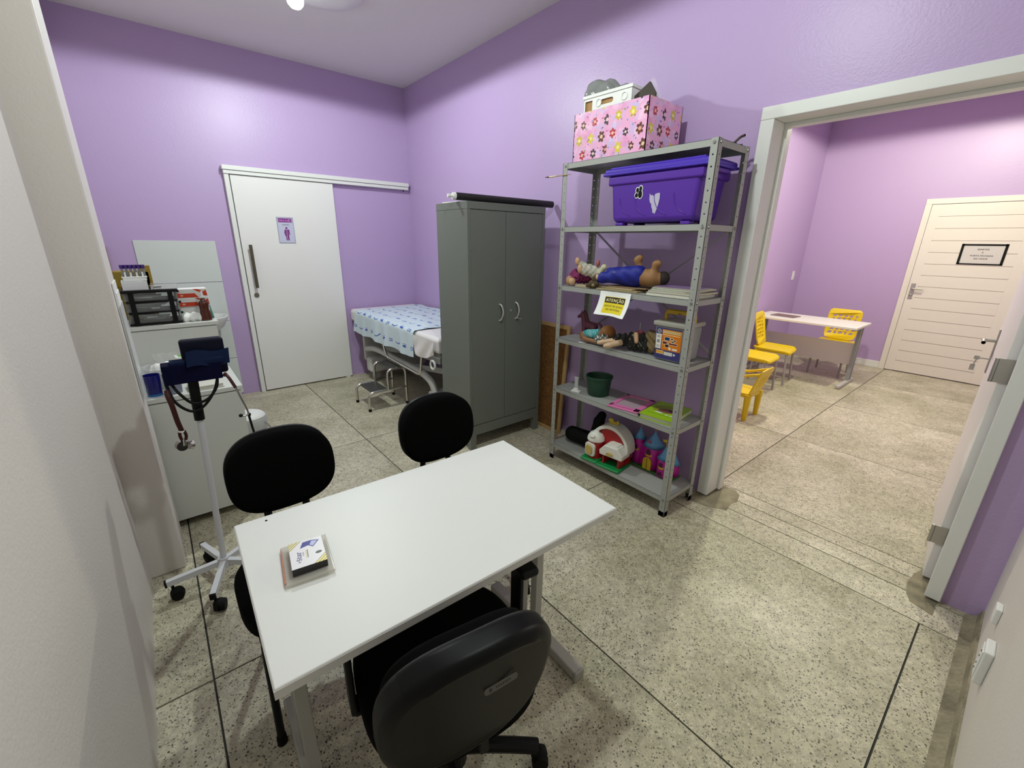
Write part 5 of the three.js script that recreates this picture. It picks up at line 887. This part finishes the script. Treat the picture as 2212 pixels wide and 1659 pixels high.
{ // things on the tall cabinet
  const o = thing('drawer_organizer', 'black three-drawer organizer with clear drawers on the tall white cabinet', 'organizer', [-0.018, YT, -3.355]);
  const W = 0.232, H = 0.200, D = 0.24;
  obj('frame', [bb(-W / 2 - 0.012, W / 2 + 0.012, H - 0.016, H, -D / 2, D / 2 + 0.012, 0.004), bb(-W / 2 - 0.006, W / 2 + 0.006, 0, 0.012, -D / 2, D / 2, 0.003), ...[0.069, 0.131].map(y => bb(-W / 2, W / 2, y, y + 0.008, -D / 2, D / 2, 0.002)), ...[-1, 1].flatMap(s => [bb(s * (W / 2 - 0.028) - 0.012, s * (W / 2 - 0.028) + 0.012, 0.0, H - 0.01, D / 2 - 0.004, D / 2 + 0.008, 0.003), bb(s * W / 2 - 0.004, s * W / 2 + 0.004, 0, H, -D / 2, -D / 2 + 0.02)])], MAT.black, o);
  seed = 8;
  for (let i = 0; i < 3; i++) {
    const y = 0.012 + i * 0.0625;
    const d = obj('drawer', [bb(-W / 2 - 0.006, W / 2 + 0.006, y, y + 0.052, -D / 2 + 0.01, D / 2 - 0.006, 0.004)], M(new THREE.Color().setRGB(0.80, 0.82, 0.82), 0.15, { transmission: 0.85, thickness: 0 }), o);
    obj('contents', Array.from({ length: 7 }, () => box(rr(0.04, 0.11), 0.010, rr(0.05, 0.12), rr(-0.05, 0.05), y + rr(0.012, 0.038), rr(-0.03, 0.05), 0.003).rotateY(rr(-0.3, 0.3))), M(new THREE.Color().setRGB(0.52, 0.56, 0.53), 0.4), d);
    obj('pull', box(0.014, 0.012, 0.012, W / 2 + 0.010, y + 0.046, D / 2 - 0.03, 0.002), MAT.black, d);
  }
  const tr = thing('white_tray', 'white plastic tray of swabs on the drawer organizer', 'tray', [-0.078, YT + 0.2005, -3.325], 0.03);
  obj('tray', [box(0.108, 0.004, 0.16, 0, 0.002, 0, 0.001), box(0.004, 0.046, 0.16, -0.054, 0.023, 0, 0.001), box(0.004, 0.046, 0.16, 0.054, 0.023, 0, 0.001), box(0.112, 0.046, 0.004, 0, 0.023, 0.08, 0.001), box(0.112, 0.046, 0.004, 0, 0.023, -0.08, 0.001)], M(new THREE.Color().setRGB(0.72, 0.73, 0.76), 0.5), tr);
  obj('swabs', [box(0.098, 0.03, 0.145, 0, 0.02, 0, 0.008)], MAT.paper, tr);
  const rk = thing('tube_rack', 'white rack of blood tubes with purple caps on the white tray', 'tube rack', [-0.070, YT + 0.2475, -3.315], 0.02);
  obj('rack', [box(0.105, 0.020, 0.06, 0, 0.010, 0, 0.004), box(0.112, 0.006, 0.066, 0, 0.021, 0, 0.002), ...[-0.038, -0.013, 0.013, 0.038].map(x => box(0.008, 0.024, 0.05, x, 0.034, 0, 0.001))], MAT.white, rk);
  for (let i = 0; i < 6; i++) { const x = -0.046 + i * 0.0184; const tb = obj('tube', [cyl(0.0062, 0.0062, 0.05, x, 0.045, 0.008, 14)], M(new THREE.Color().setRGB(0.32, 0.33, 0.36), 0.15, { transmission: 0.4, thickness: 0 }), rk); obj('cap', [cyl(0.0095, 0.0095, 0.020, x, 0.078, 0.008, 14)], M(new THREE.Color().setRGB(0.045, 0.012, 0.16), 0.4), tb); }
  const sh = thing('sharps_box', 'mustard yellow sharps container behind the blood tubes', 'container', [-0.085, YT, -3.555]);
  obj('carton', [box(0.17, 0.29, 0.10, 0, 0.145, 0, 0.006)], M(new THREE.Color().setRGB(0.27, 0.18, 0.012), 0.6), sh); obj('handle_flap', [prep(new RoundedBoxGeometry(0.05, 0.12, 0.006, 3, 0.003)).translate(0.068, 0.262, 0.047)], M(new THREE.Color().setRGB(0.33, 0.21, 0.02), 0.6), sh);
  const cb = thing('shallow_clear_tray', 'shallow clear plastic tray with a dark pen on the drawer organizer', 'tray', [0.052, YT + 0.2005, -3.335]);
  obj('tray_body', [bb(-0.062, 0.062, 0, 0.002, -0.09, 0.09), bb(-0.062, -0.060, 0, 0.024, -0.09, 0.09), bb(0.060, 0.062, 0, 0.024, -0.09, 0.09), bb(-0.062, 0.062, 0, 0.024, -0.09, -0.088), bb(-0.062, 0.062, 0, 0.024, 0.088, 0.09)], MAT.clear, cb);
  obj('pen', [rod([-0.05, 0.008, 0.05], [-0.015, 0.008, 0.03], 0.004)], MAT.black, cb);
  // glove cartons, gauze and bottle
  const redT = canvasTex(360, 130, (x, w, h) => { x.fillStyle = '#dcdad6'; x.fillRect(0, 0, w, h); x.fillStyle = '#c8391a'; x.beginPath(); x.moveTo(0, 40); x.lineTo(40, 66); x.lineTo(210, 66); x.lineTo(250, h); x.lineTo(0, h); x.fill(); x.beginPath(); x.moveTo(190, 0); x.lineTo(280, 60); x.lineTo(300, 30); x.lineTo(250, 0); x.fill(); x.beginPath(); x.moveTo(300, 50); x.lineTo(350, 20); x.lineTo(360, 110); x.lineTo(300, 110); x.fill(); x.fillStyle = '#e6a48a'; x.beginPath(); x.ellipse(56, 96, 20, 14, 0, 0, 7); x.fill(); });
  const glove = (y, lab, z, x) => { const g = thing('glove_carton', lab, 'carton', [x, y, z], 0.03); obj('carton', box(0.158, 0.052, 0.10, 0, 0.026, 0, 0.002), MAT.white, g); obj('print', [prep(new THREE.PlaneGeometry(0.154, 0.05)).translate(0, 0.026, 0.0512)], M(0xffffff, 0.45, { map: redT }), g); return g; };
  glove(YT + 0.0825, 'red and white glove carton lower of the two on the tall cabinet', -3.37, 0.180);
  glove(YT + 0.135, 'red and white glove carton on top of the other one', -3.375, 0.178);
  const st = thing('white_foam_box', 'white carton under the red glove cartons', 'carton', [0.180, YT, -3.385]); obj('carton', box(0.15, 0.082, 0.11, 0, 0.041, 0, 0.004), MAT.white, st);
  const gz = thing('gauze_pack', 'white gauze in clear wrap in front of the glove cartons', 'gauze', [0.152, YT, -3.268], 0.1);
  obj('gauze', blob([[[-0.035, 0.02, 0], [0.035, 0.02, 0.005], 0.021, 0.021], [[-0.02, 0.036, -0.01], [0.03, 0.04, 0], 0.014, 0.012]], 0.01, 0.005, (x, y, z) => 0.004 * Math.sin(x * 160 + z * 90)), MAT.paper, gz);
  const bo = thing('brown_bottle', 'brown antiseptic bottle with a clear spout on the tall cabinet', 'bottle', [0.222, YT, -3.262]);
  obj('bottle', lathe([[0.001, 0.0], [0.029, 0.0], [0.0315, 0.006], [0.0295, 0.035], [0.0235, 0.068], [0.0255, 0.09], [0.028, 0.104], [0.022, 0.114], [0.012, 0.122], [0.011, 0.136], [0.001, 0.136]], 28).scale(1, 1, 0.75), M(new THREE.Color().setRGB(0.075, 0.012, 0.005), 0.25), bo);
  obj('spout', lathe([[0.001, 0.136], [0.017, 0.136], [0.018, 0.146], [0.008, 0.152], [0.006, 0.176], [0.001, 0.178]], 20), MAT.frosted, bo);
  const gt = thing('green_syringe', 'green and clear tube standing behind the brown bottle', 'tube', [0.262, YT, -3.33]);
  obj('barrel', rod([0, 0, 0], [-0.012, 0.085, -0.02], 0.009, 0.010, 14), M(new THREE.Color().setRGB(0.04, 0.18, 0.12), 0.3), gt); obj('tip', rod([-0.012, 0.085, -0.02], [-0.016, 0.115, -0.026], 0.007, 0.003, 12), MAT.frosted, gt);
}
{ // papers on the end of the pier, brown board on the back wall
  const p = thing('paper_pocket', 'white papers in a clear pocket on the end of the pier', 'papers', [-0.127, 0, -2.47]);
  obj('papers', [bb(0.001, 0.006, 0.86, 1.34, -0.11, 0.10, 0.001), bb(0.006, 0.009, 0.90, 1.30, -0.10, 0.09, 0.001)], MAT.paper, p);
  obj('pocket', [bb(0.0095, 0.0107, 0.83, 1.25, -0.12, 0.11)], MAT.frosted, p);
  tag(obj('wooden_board', bb(-0.258, -0.235, 0, 1.44, -4.938, -4.905, 0.002), M(new THREE.Color().setRGB(0.26, 0.15, 0.10), 0.7)), 'narrow brown wooden board standing in the corner beyond the pier', 'board');
}
{ // wash basin on the tiles
  const pm = M(new THREE.Color().setRGB(0.72, 0.73, 0.72), 0.15);
  const s = thing('wash_basin', 'white ceramic pedestal wash basin in front of the tiles', 'sink', [0.285, 0, -4.735]);
  const prof = [[0.001, 0.70], [0.10, 0.705], [0.16, 0.745], [0.19, 0.80], [0.205, 0.835], [0.205, 0.845], [0.175, 0.845], [0.155, 0.79], [0.10, 0.75], [0.001, 0.745]];
  obj('basin', [warp(lathe(prof, 40), v => { v.z = Math.max(v.z, -0.192); v.z *= 0.98; })], pm, s);
  obj('pedestal', [lathe([[0.001, 0], [0.09, 0], [0.085, 0.03], [0.065, 0.35], [0.075, 0.6], [0.10, 0.71], [0.001, 0.71]], 28).scale(1, 1, 0.8)], pm, s);
  obj('tap', [pipe([[0, 0.84, -0.165], [0, 0.95, -0.165], [0, 0.95, -0.06], [0, 0.925, -0.05]], 0.010, 0.03), cyl(0.018, 0.02, 0.03, 0, 0.858, -0.165)], MAT.chrome, s);
}
{ // waste bin with bag
  const b = thing('waste_bin', 'small white waste bin with a plastic bag and swing lid', 'bin', [0.382, 0, -3.575]);
  obj('bucket', [lathe([[0.001, 0.003], [0.085, 0.003], [0.10, 0.235], [0.104, 0.24], [0.106, 0.236], [0.088, 0], [0.001, 0]], 32)], M(new THREE.Color().setRGB(0.62, 0.63, 0.64), 0.4), b);
  obj('lid', [lathe([[0.001, 0.285], [0.05, 0.28], [0.09, 0.262], [0.107, 0.242], [0.107, 0.234], [0.001, 0.236]], 32)], MAT.white, b);
  obj('bag', [warp(lathe([[0.104, 0.238], [0.113, 0.225], [0.112, 0.18], [0.108, 0.14], [0.104, 0.12]], 40), v => { const a = Math.atan2(v.z, v.x); const k = 1 + 0.035 * Math.sin(a * 11) * (0.24 - v.y) / 0.1; v.x *= k; v.z *= k; v.y += 0.012 * Math.sin(a * 5) * (0.24 - v.y) / 0.1; })], M(new THREE.Color().setRGB(0.72, 0.73, 0.74), 0.35, { transmission: 0.3, thickness: 0, side: THREE.DoubleSide }), b);
  obj('pedal_tube', [tube([[0.085, 0.20, 0.075], [0.11, 0.16, 0.085], [0.118, 0.08, 0.09], [0.115, 0.02, 0.09]], 0.006, 20, 8)], MAT.grey, b);
}
// ---------------------------------------------------------------- two-step stool
{
  const s = thing('step_stool', 'chrome two-step stool with dark treads beside the bed', 'step stool');
  const r = 0.0122, z0 = -4.012, z1 = -3.698;
  for (const z of [z0, z1]) {
    obj('lower_frame', pipe([[1.352, 0.012, z], [1.352, 0.178, z], [1.725, 0.178, z]], r, 0.06), MAT.chrome, s);
    obj('upper_frame', pipe([[1.545, 0.178, z], [1.545, 0.372, z], [1.727, 0.372, z], [1.727, 0.012, z]], r, 0.06), MAT.chrome, s);
    for (const x of [1.352, 1.727]) obj('foot_cap', cyl(0.0135, 0.015, 0.026, x, 0.013, z, 14), MAT.rubber, s);
  }
  const tm = M(new THREE.Color().setRGB(0.05, 0.048, 0.045), 0.35);
  obj('tread', bb(1.385, 1.545, 0.170, 0.184, z0 + 0.01, z1 - 0.01, 0.003), tm, s);
  obj('tread', bb(1.575, 1.700, 0.362, 0.378, z0 + 0.01, z1 - 0.01, 0.003), tm, s);
  obj('tread_rail', rod([1.40, 0.168, z0], [1.40, 0.168, z1], 0.009), MAT.chrome, s);
  obj('tread_rail', rod([1.59, 0.362, z0], [1.59, 0.362, z1], 0.009), MAT.chrome, s);
}
// ---------------------------------------------------------------- hospital bed
{
  const b = thing('hospital_bed', 'white hospital bed standing between the back wall and the grey cabinet', 'bed');
  const wp = M(new THREE.Color().setRGB(0.60, 0.60, 0.58), 0.4), gs = M(new THREE.Color().setRGB(0.30, 0.30, 0.29), 0.4);
  obj('mattress', [prep(new RoundedBoxGeometry(0.80, 0.135, 1.96, 5, 0.035)).translate(2.068, 0.715, -3.925)], M(new THREE.Color().setRGB(0.76, 0.73, 0.74), 0.6), b);
  obj('deck', [bb(1.69, 2.45, 0.605, 0.645, -4.88, -2.95, 0.004)], gs, b);
  for (const x of [1.70, 2.44]) obj('side_beam', bb(x - 0.018, x + 0.018, 0.565, 0.62, -4.88, -2.95, 0.006), gs, b);
  // lower chassis with pale plastic covers
  for (const x of [1.76, 2.38]) { obj('chassis_beam', tube([[x, 0.345, -4.72], [x, 0.39, -4.45], [x, 0.385, -3.9], [x, 0.375, -3.45], [x, 0.33, -3.25], [x, 0.24, -3.18]], 0.032, 40, 10), wp, b); obj('lift_arm', bar([x + 0.03, 0.42, -4.3], [x + 0.03, 0.58, -3.3], 0.05, 0.02), gs, b); obj('lift_arm', bar([x + 0.03, 0.30, -4.2], [x + 0.03, 0.47, -3.05], 0.05, 0.02), gs, b); }
  for (const z of [-4.62, -3.19]) {
    obj('column_cover', [bb(1.72, 2.42, 0.10, 0.26, z - 0.07, z + 0.07, 0.03)], wp, b);
    for (const x of [1.80, 2.34]) { const cs = obj('caster', [rod([x - 0.028, 0.055, z], [x + 0.028, 0.055, z], 0.055, 0.055, 24), rod([x, 0.05, z], [x, 0.12, z], 0.014)], gs, b); }
  }
  obj('end_panel', [bb(1.74, 2.40, 0.20, 0.48, -4.80, -4.76, 0.02)], wp, b);
  obj('brake_pedal', [bar([1.78, 0.10, -3.30], [1.76, 0.085, -3.42], 0.02, 0.04)], MAT.white, b);
  obj('brake_pedal_tip', [bar([1.76, 0.085, -3.42], [1.755, 0.092, -3.465], 0.03, 0.05)], M(new THREE.Color().setRGB(0.50, 0.02, 0.015), 0.4), b);
  // folded side rail hanging below the sheet
  obj('side_rail', pipe([[1.664, 0.60, -4.06], [1.662, 0.43, -3.96], [1.662, 0.405, -3.26], [1.664, 0.635, -3.215]], 0.011, 0.06), MAT.chrome, b);
  obj('rail_hinge', [prep(new THREE.TorusGeometry(0.035, 0.010, 10, 24)).rotateY(PI / 2).translate(1.645, 0.56, -3.00)], wp, b);
}
{ // patterned blue sheet over the mattress
  const tex = canvasTex(1024, 1024, (x, w, h) => {
    x.fillStyle = '#ccdae4'; x.fillRect(0, 0, w, h); seed = 321;
    const mark = (cx, cy, a, k) => { x.save(); x.translate(cx, cy); x.rotate(a); x.fillStyle = 'rgba(38,66,168,0.85)'; x.strokeStyle = 'rgba(38,66,168,0.85)';
      if (k === 0) { x.lineWidth = 9; x.beginPath(); x.arc(-22, 0, 17, 0, 7); x.stroke(); x.fillRect(4, -16, 30, 32); x.fillStyle = '#ccdae4'; x.fillRect(14, -8, 10, 16); }
      else if (k === 1) { x.lineWidth = 11; x.beginPath(); x.moveTo(-60, 8); x.quadraticCurveTo(-10, -26, 56, 4); x.stroke(); x.beginPath(); x.arc(60, 6, 7, 0, 7); x.fill(); }
      else { x.beginPath(); x.ellipse(0, 0, 42, 13, 0, 0, 7); x.fill(); for (let i = 0; i < 6; i++) x.fillRect(-40 + i * 14, 18, 9, 8); } x.restore(); };
    let k = 0; for (let j = 0; j < 6; j++) for (let i = 0; i < 6; i++) mark(70 + i * 170 + (j % 2) * 80, 80 + j * 168, rr(-0.25, 0.25) + (j % 2 ? 0.2 : -0.1), k++ % 3);
  });
  tex.wrapS = tex.wrapT = THREE.RepeatWrapping; tex.repeat.set(1, 1);
  const S = thing('bed_sheet', 'pale blue printed sheet draped over the side of the hospital bed', 'sheet');
  const Z0 = -4.70, Z1 = -3.335, top = 0.790;
  const g = new THREE.PlaneGeometry(1, 1, 60, 80), p = g.attributes.position, uv = g.attributes.uv;
  for (let i = 0; i < p.count; i++) {
    const u = uv.getX(i), v = uv.getY(i); // u: across bed 0 = wall side, 1 = hem
    const s = u * 1.03, z = Z0 + v * (Z1 - Z0); // 0.80 across the top then 0.23 down
    let x, y; const xt = 2.455 - s;
    if (s < 0.775) { x = xt; y = top + 0.003 + 0.003 * Math.sin(x * 21 + z * 9) + 0.003 * Math.sin(z * 17); }
    else if (s < 0.825) { const a = (s - 0.775) / 0.05 * PI / 2; x = 1.68 - 0.032 * Math.sin(a); y = top + 0.003 - 0.032 * (1 - Math.cos(a)); }
    else { const d = s - 0.825, k = d / 0.205; const fold = Math.sin(z * 21 + 0.8) * 0.5 + Math.sin(z * 37 + 2) * 0.3 + Math.sin(z * 9) * 0.5; x = 1.648 - 0.010 * k - 0.022 * k * Math.max(-0.35, fold); y = top - 0.029 - d * (1 - 0.04 * Math.sin(z * 13)); }
    const zz = z + (s > 0.825 ? (s - 0.825) * 0.12 * (v < 0.5 ? -1 : 0.3) : 0) + 0.02 * (u - 0.5) * (v > 0.9 ? 1 : 0);
    p.setXYZ(i, x, y, zz); uv.setXY(i, z * 1.15, s * 1.15);
  }
  g.computeVertexNormals();
  const inner = g.clone(); { const q = inner.attributes.position, nn = inner.attributes.normal; for (let i = 0; i < q.count; i++) q.setXYZ(i, q.getX(i) + 0.0012 * Math.sign(1.6 - 0) * (q.getY(i) < 0.75 ? 1 : 0), q.getY(i) - (q.getY(i) > 0.75 ? 0.0012 : 0), q.getZ(i)); }
  obj('cloth', [prep(g)], M(0xffffff, 0.8, { map: tex, side: THREE.DoubleSide }), S);
  obj('underside', [prep(inner)], M(new THREE.Color().setRGB(0.60, 0.70, 0.77), 0.8, { side: THREE.DoubleSide }), S);
  // white under-sheet hanging at the near end
  const U = thing('under_sheet', 'white under-sheet hanging in folds beside the blue sheet', 'sheet');
  obj('cloth', sheet((u, v) => { const z = -3.315 + u * 0.35, d = (1 - v) * 0.155; const f = Math.sin(z * 34 + d * 30) * 0.5 + Math.sin(z * 19) * 0.5; return [1.640 - 0.016 * (1 - v) * (0.4 + f), 0.762 - d * (0.75 + 0.35 * Math.sin(u * 3.1 + 0.2)), z]; }, 40, 14), M(new THREE.Color().setRGB(0.74, 0.70, 0.70), 0.7, { side: THREE.DoubleSide }), U);
}
// ---------------------------------------------------------------- sockets on the front wall
{
  const o = thing('power_outlet', 'white surface power outlet with two sockets low on the front wall', 'outlet', [1.80, 0.29, ZF]);
  obj('outlet_box', [box(0.082, 0.125, 0.022, 0, 0, -0.011, 0.005)], MAT.white, o);
  obj('socket_face', [box(0.06, 0.10, 0.003, 0, 0, -0.0235, 0.001)], MAT.white, o);
  for (const y of [-0.034, -0.014, 0.014, 0.034]) obj('pin_hole', rod([0, y, -0.0250], [0, y, -0.0262], 0.0035, 0.0035, 8), MAT.black, o);
  const p = thing('cable_box', 'small white cable box on the front wall by the doorway', 'outlet', [2.03, 0.335, ZF]);
  obj('cable_box_body', [box(0.05, 0.06, 0.016, 0, 0, -0.008, 0.004)], MAT.white, p); obj('cable_clip', [box(0.02, 0.045, 0.012, 0.085, -0.03, -0.006, 0.003)], MAT.white, p);
}
// ---------------------------------------------------------------- the room beyond the doorway
const YEL = M(new THREE.Color().setRGB(0.80, 0.56, 0.004), 0.35);
{
  const d = thing('office_desk', 'white desk with grey steel legs in the next room', 'desk', [6.04, 0, -1.705]);
  const wd = M(new THREE.Color().setRGB(0.80, 0.76, 0.72), 0.35), gm = M(new THREE.Color().setRGB(0.30, 0.31, 0.31), 0.4);
  obj('desk_top', box(0.585, 0.025, 1.09, 0, 0.688, 0, 0.004), wd, d);
  obj('modesty_panel', box(0.016, 0.25, 1.0, 0.09, 0.345, 0, 0.002), M(new THREE.Color().setRGB(0.78, 0.74, 0.68), 0.45), d);
  for (const s of [-1, 1]) {
    const l = obj('leg', [box(0.035, 0.64, 0.035, 0.055, 0.355, s * 0.505, 0.004), box(0.035, 0.64, 0.035, 0.125, 0.355, s * 0.505, 0.004), box(0.42, 0.022, 0.04, 0, 0.665, s * 0.505, 0.004)], gm, d);
    obj('foot', [box(0.54, 0.04, 0.045, -0.015, 0.022, s * 0.505, 0.010)], M(new THREE.Color().setRGB(0.48, 0.46, 0.44), 0.45), l);
  }
  const b = thing('booklet', 'dark booklet lying on the desk in the next room', 'booklet', [6.02, 0.7008, -1.955], -0.1);
  obj('pages', box(0.19, 0.006, 0.26, 0, 0.004, 0), MAT.paper, b); obj('cover', [box(0.20, 0.002, 0.27, 0, 0.008, 0), box(0.20, 0.001, 0.27, 0, 0.0006, 0)], M(new THREE.Color().setRGB(0.20, 0.12, 0.12), 0.5), b);
}
// yellow shell chair with perforated back; faces +z
function shellChair(label, grp) {
  const c = thing('yellow_shell_chair', label, 'chair', [0, 0, 0], 0, grp);
  let seat = ext(rrect(0.37, 0.38, 0.06), 0.012, 0.005, [], 3); seat.rotateX(-PI / 2);
  seat = warp(prep(seat), v => { const z = v.z / 0.19, x = v.x / 0.185; v.y += -0.010 * (1 - x * x) + 0.012 * (z < 0 ? z * z : 0) - (z > 0.75 ? 0.03 * (z - 0.75) * 4 * (z - 0.75) * 4 * 0.6 : 0); });
  obj('seat', [seat.translate(0, 0.385, 0)], YEL, c);
  obj('seat_skirt', [box(0.34, 0.03, 0.010, 0, 0.372, 0.182, 0.004), box(0.010, 0.024, 0.33, 0.176, 0.374, 0, 0.004), box(0.010, 0.024, 0.33, -0.176, 0.374, 0, 0.004)], YEL, c);
  // back with irregular leaf-shaped openings
  const holes = []; seed = 66;
  const W = 0.34, H = 0.34;
  for (let j = 0; j < 6; j++) for (let i = 0; i < 5; i++) {
    const cx = -0.112 + i * 0.056 + (j % 2) * 0.012 - 0.006, cy = 0.075 + j * 0.042, w = 0.0215, h = 0.0172, k = rr(-0.008, 0.008);
    holes.push([[cx - w + k, cy - h], [cx + w - rr(0, 0.012), cy - h + rr(0, 0.006)], [cx + w - k, cy + h], [cx - rr(0, 0.016), cy + h - rr(0, 0.004)]]);
  }
  const outline = [[-0.10, 0], [0.10, 0], [0.15, 0.02], [0.165, 0.06], [0.172, 0.30], [0.165, 0.345], [0.14, 0.365], [-0.14, 0.365], [-0.165, 0.345], [-0.172, 0.30], [-0.165, 0.06], [-0.15, 0.02]];
  let back = ext(outline, 0.008, 0.003, holes, 2);
  back = warp(back, v => { v.z += 0.9 * v.x * v.x + (v.y < 0.08 ? 0.25 * (0.08 - v.y) : 0) - 0.20 * v.y; }, false);
  obj('backrest', [back.translate(0, 0.415, -0.185)], YEL, c);
  obj('back_stem', [box(0.14, 0.07, 0.012, 0, 0.405, -0.178, 0.004), box(0.05, 0.02, 0.02, -0.12, 0.40, -0.165, 0.006), box(0.05, 0.02, 0.02, 0.12, 0.40, -0.165, 0.006)], YEL, c);
  const lm = M(new THREE.Color().setRGB(0.36, 0.34, 0.31), 0.4);
  for (const [sx, sz] of [[-1, 1], [1, 1], [-1, -1], [1, -1]]) obj('leg', rod([sx * 0.16, 0.385, sz * 0.16], [sx * 0.165, 0.0, sz * 0.185], 0.0125, 0.0115, 12), lm, c);
  return c;
}
{
  const A = shellChair('yellow shell chair with its perforated back in view, in front of the white desk', 'yellow shell chairs');
  A.position.set(5.53, 0, -1.835); A.rotation.y = 0.12;
  copyOf(A, [4.95, 0, -1.815], 0.05, 'yellow shell chair nearest the doorway, mostly hidden by the white jamb', 'yellow shell chairs');
  copyOf(A, [6.47, 0, -1.50], -PI / 2 + 0.02, 'yellow shell chair on the far side of the white desk', 'yellow shell chairs');
}
{ // small one-piece armchair for a child, faces -z
  const c = thing('child_armchair', 'small one-piece yellow child armchair beside the doorway', 'chair', [4.085, 0, -1.565], PI);
  // local: faces +z
  let seat = ext(rrect(0.27, 0.26, 0.04), 0.010, 0.004, [], 2); seat.rotateX(-PI / 2); obj('seat', [seat.translate(0, 0.245, 0)], YEL, c);
  obj('seat_skirt', [box(0.26, 0.035, 0.008, 0, 0.235, 0.128, 0.003), box(0.26, 0.035, 0.008, 0, 0.235, -0.128, 0.003), box(0.008, 0.035, 0.24, 0.132, 0.235, 0, 0.003), box(0.008, 0.035, 0.24, -0.132, 0.235, 0, 0.003)], YEL, c);
  const holes = []; for (let i = 0; i < 5; i++) holes.push(rrect(0.018, 0.13, 0.008, -0.076 + i * 0.038, 0.115));
  let bk = ext([[-0.125, 0], [0.125, 0], [0.135, 0.20], [0.12, 0.235], [0.06, 0.25], [-0.06, 0.25], [-0.12, 0.235], [-0.135, 0.20]], 0.008, 0.003, holes);
  bk = warp(bk, v => { v.z -= 0.32 * v.y - 0.6 * v.x * v.x; }, false); obj('backrest', [bk.translate(0, 0.245, -0.135)], YEL, c);
  for (const s of [-1, 1]) {
    obj('armrest', [tube([[s * 0.138, 0.455, -0.19], [s * 0.15, 0.44, -0.13], [s * 0.155, 0.395, 0.0], [s * 0.15, 0.375, 0.09], [s * 0.142, 0.34, 0.125], [s * 0.135, 0.25, 0.13]], 0.013, 30, 8)], YEL, c);
    for (const z of [0.125, -0.125]) { const g = prep(new THREE.CylinderGeometry(0.034, 0.022, 0.245, 4, 1)); g.rotateY(PI / 4); obj('leg', g.translate(s * 0.122, 0.1225, z * 0.95), YEL, c); }
  }
}
{ const s = thing('light_switch', 'white light switch plate on the lilac wall above the desk', 'switch', [7.03, 1.135, -2.30]); obj('plate', box(0.075, 0.12, 0.008, 0, 0, 0.004, 0.003), MAT.white, s); obj('rocker', box(0.022, 0.04, 0.005, 0, 0, 0.0098, 0.001), MAT.white, s); }
renderer.render(scene, camera);
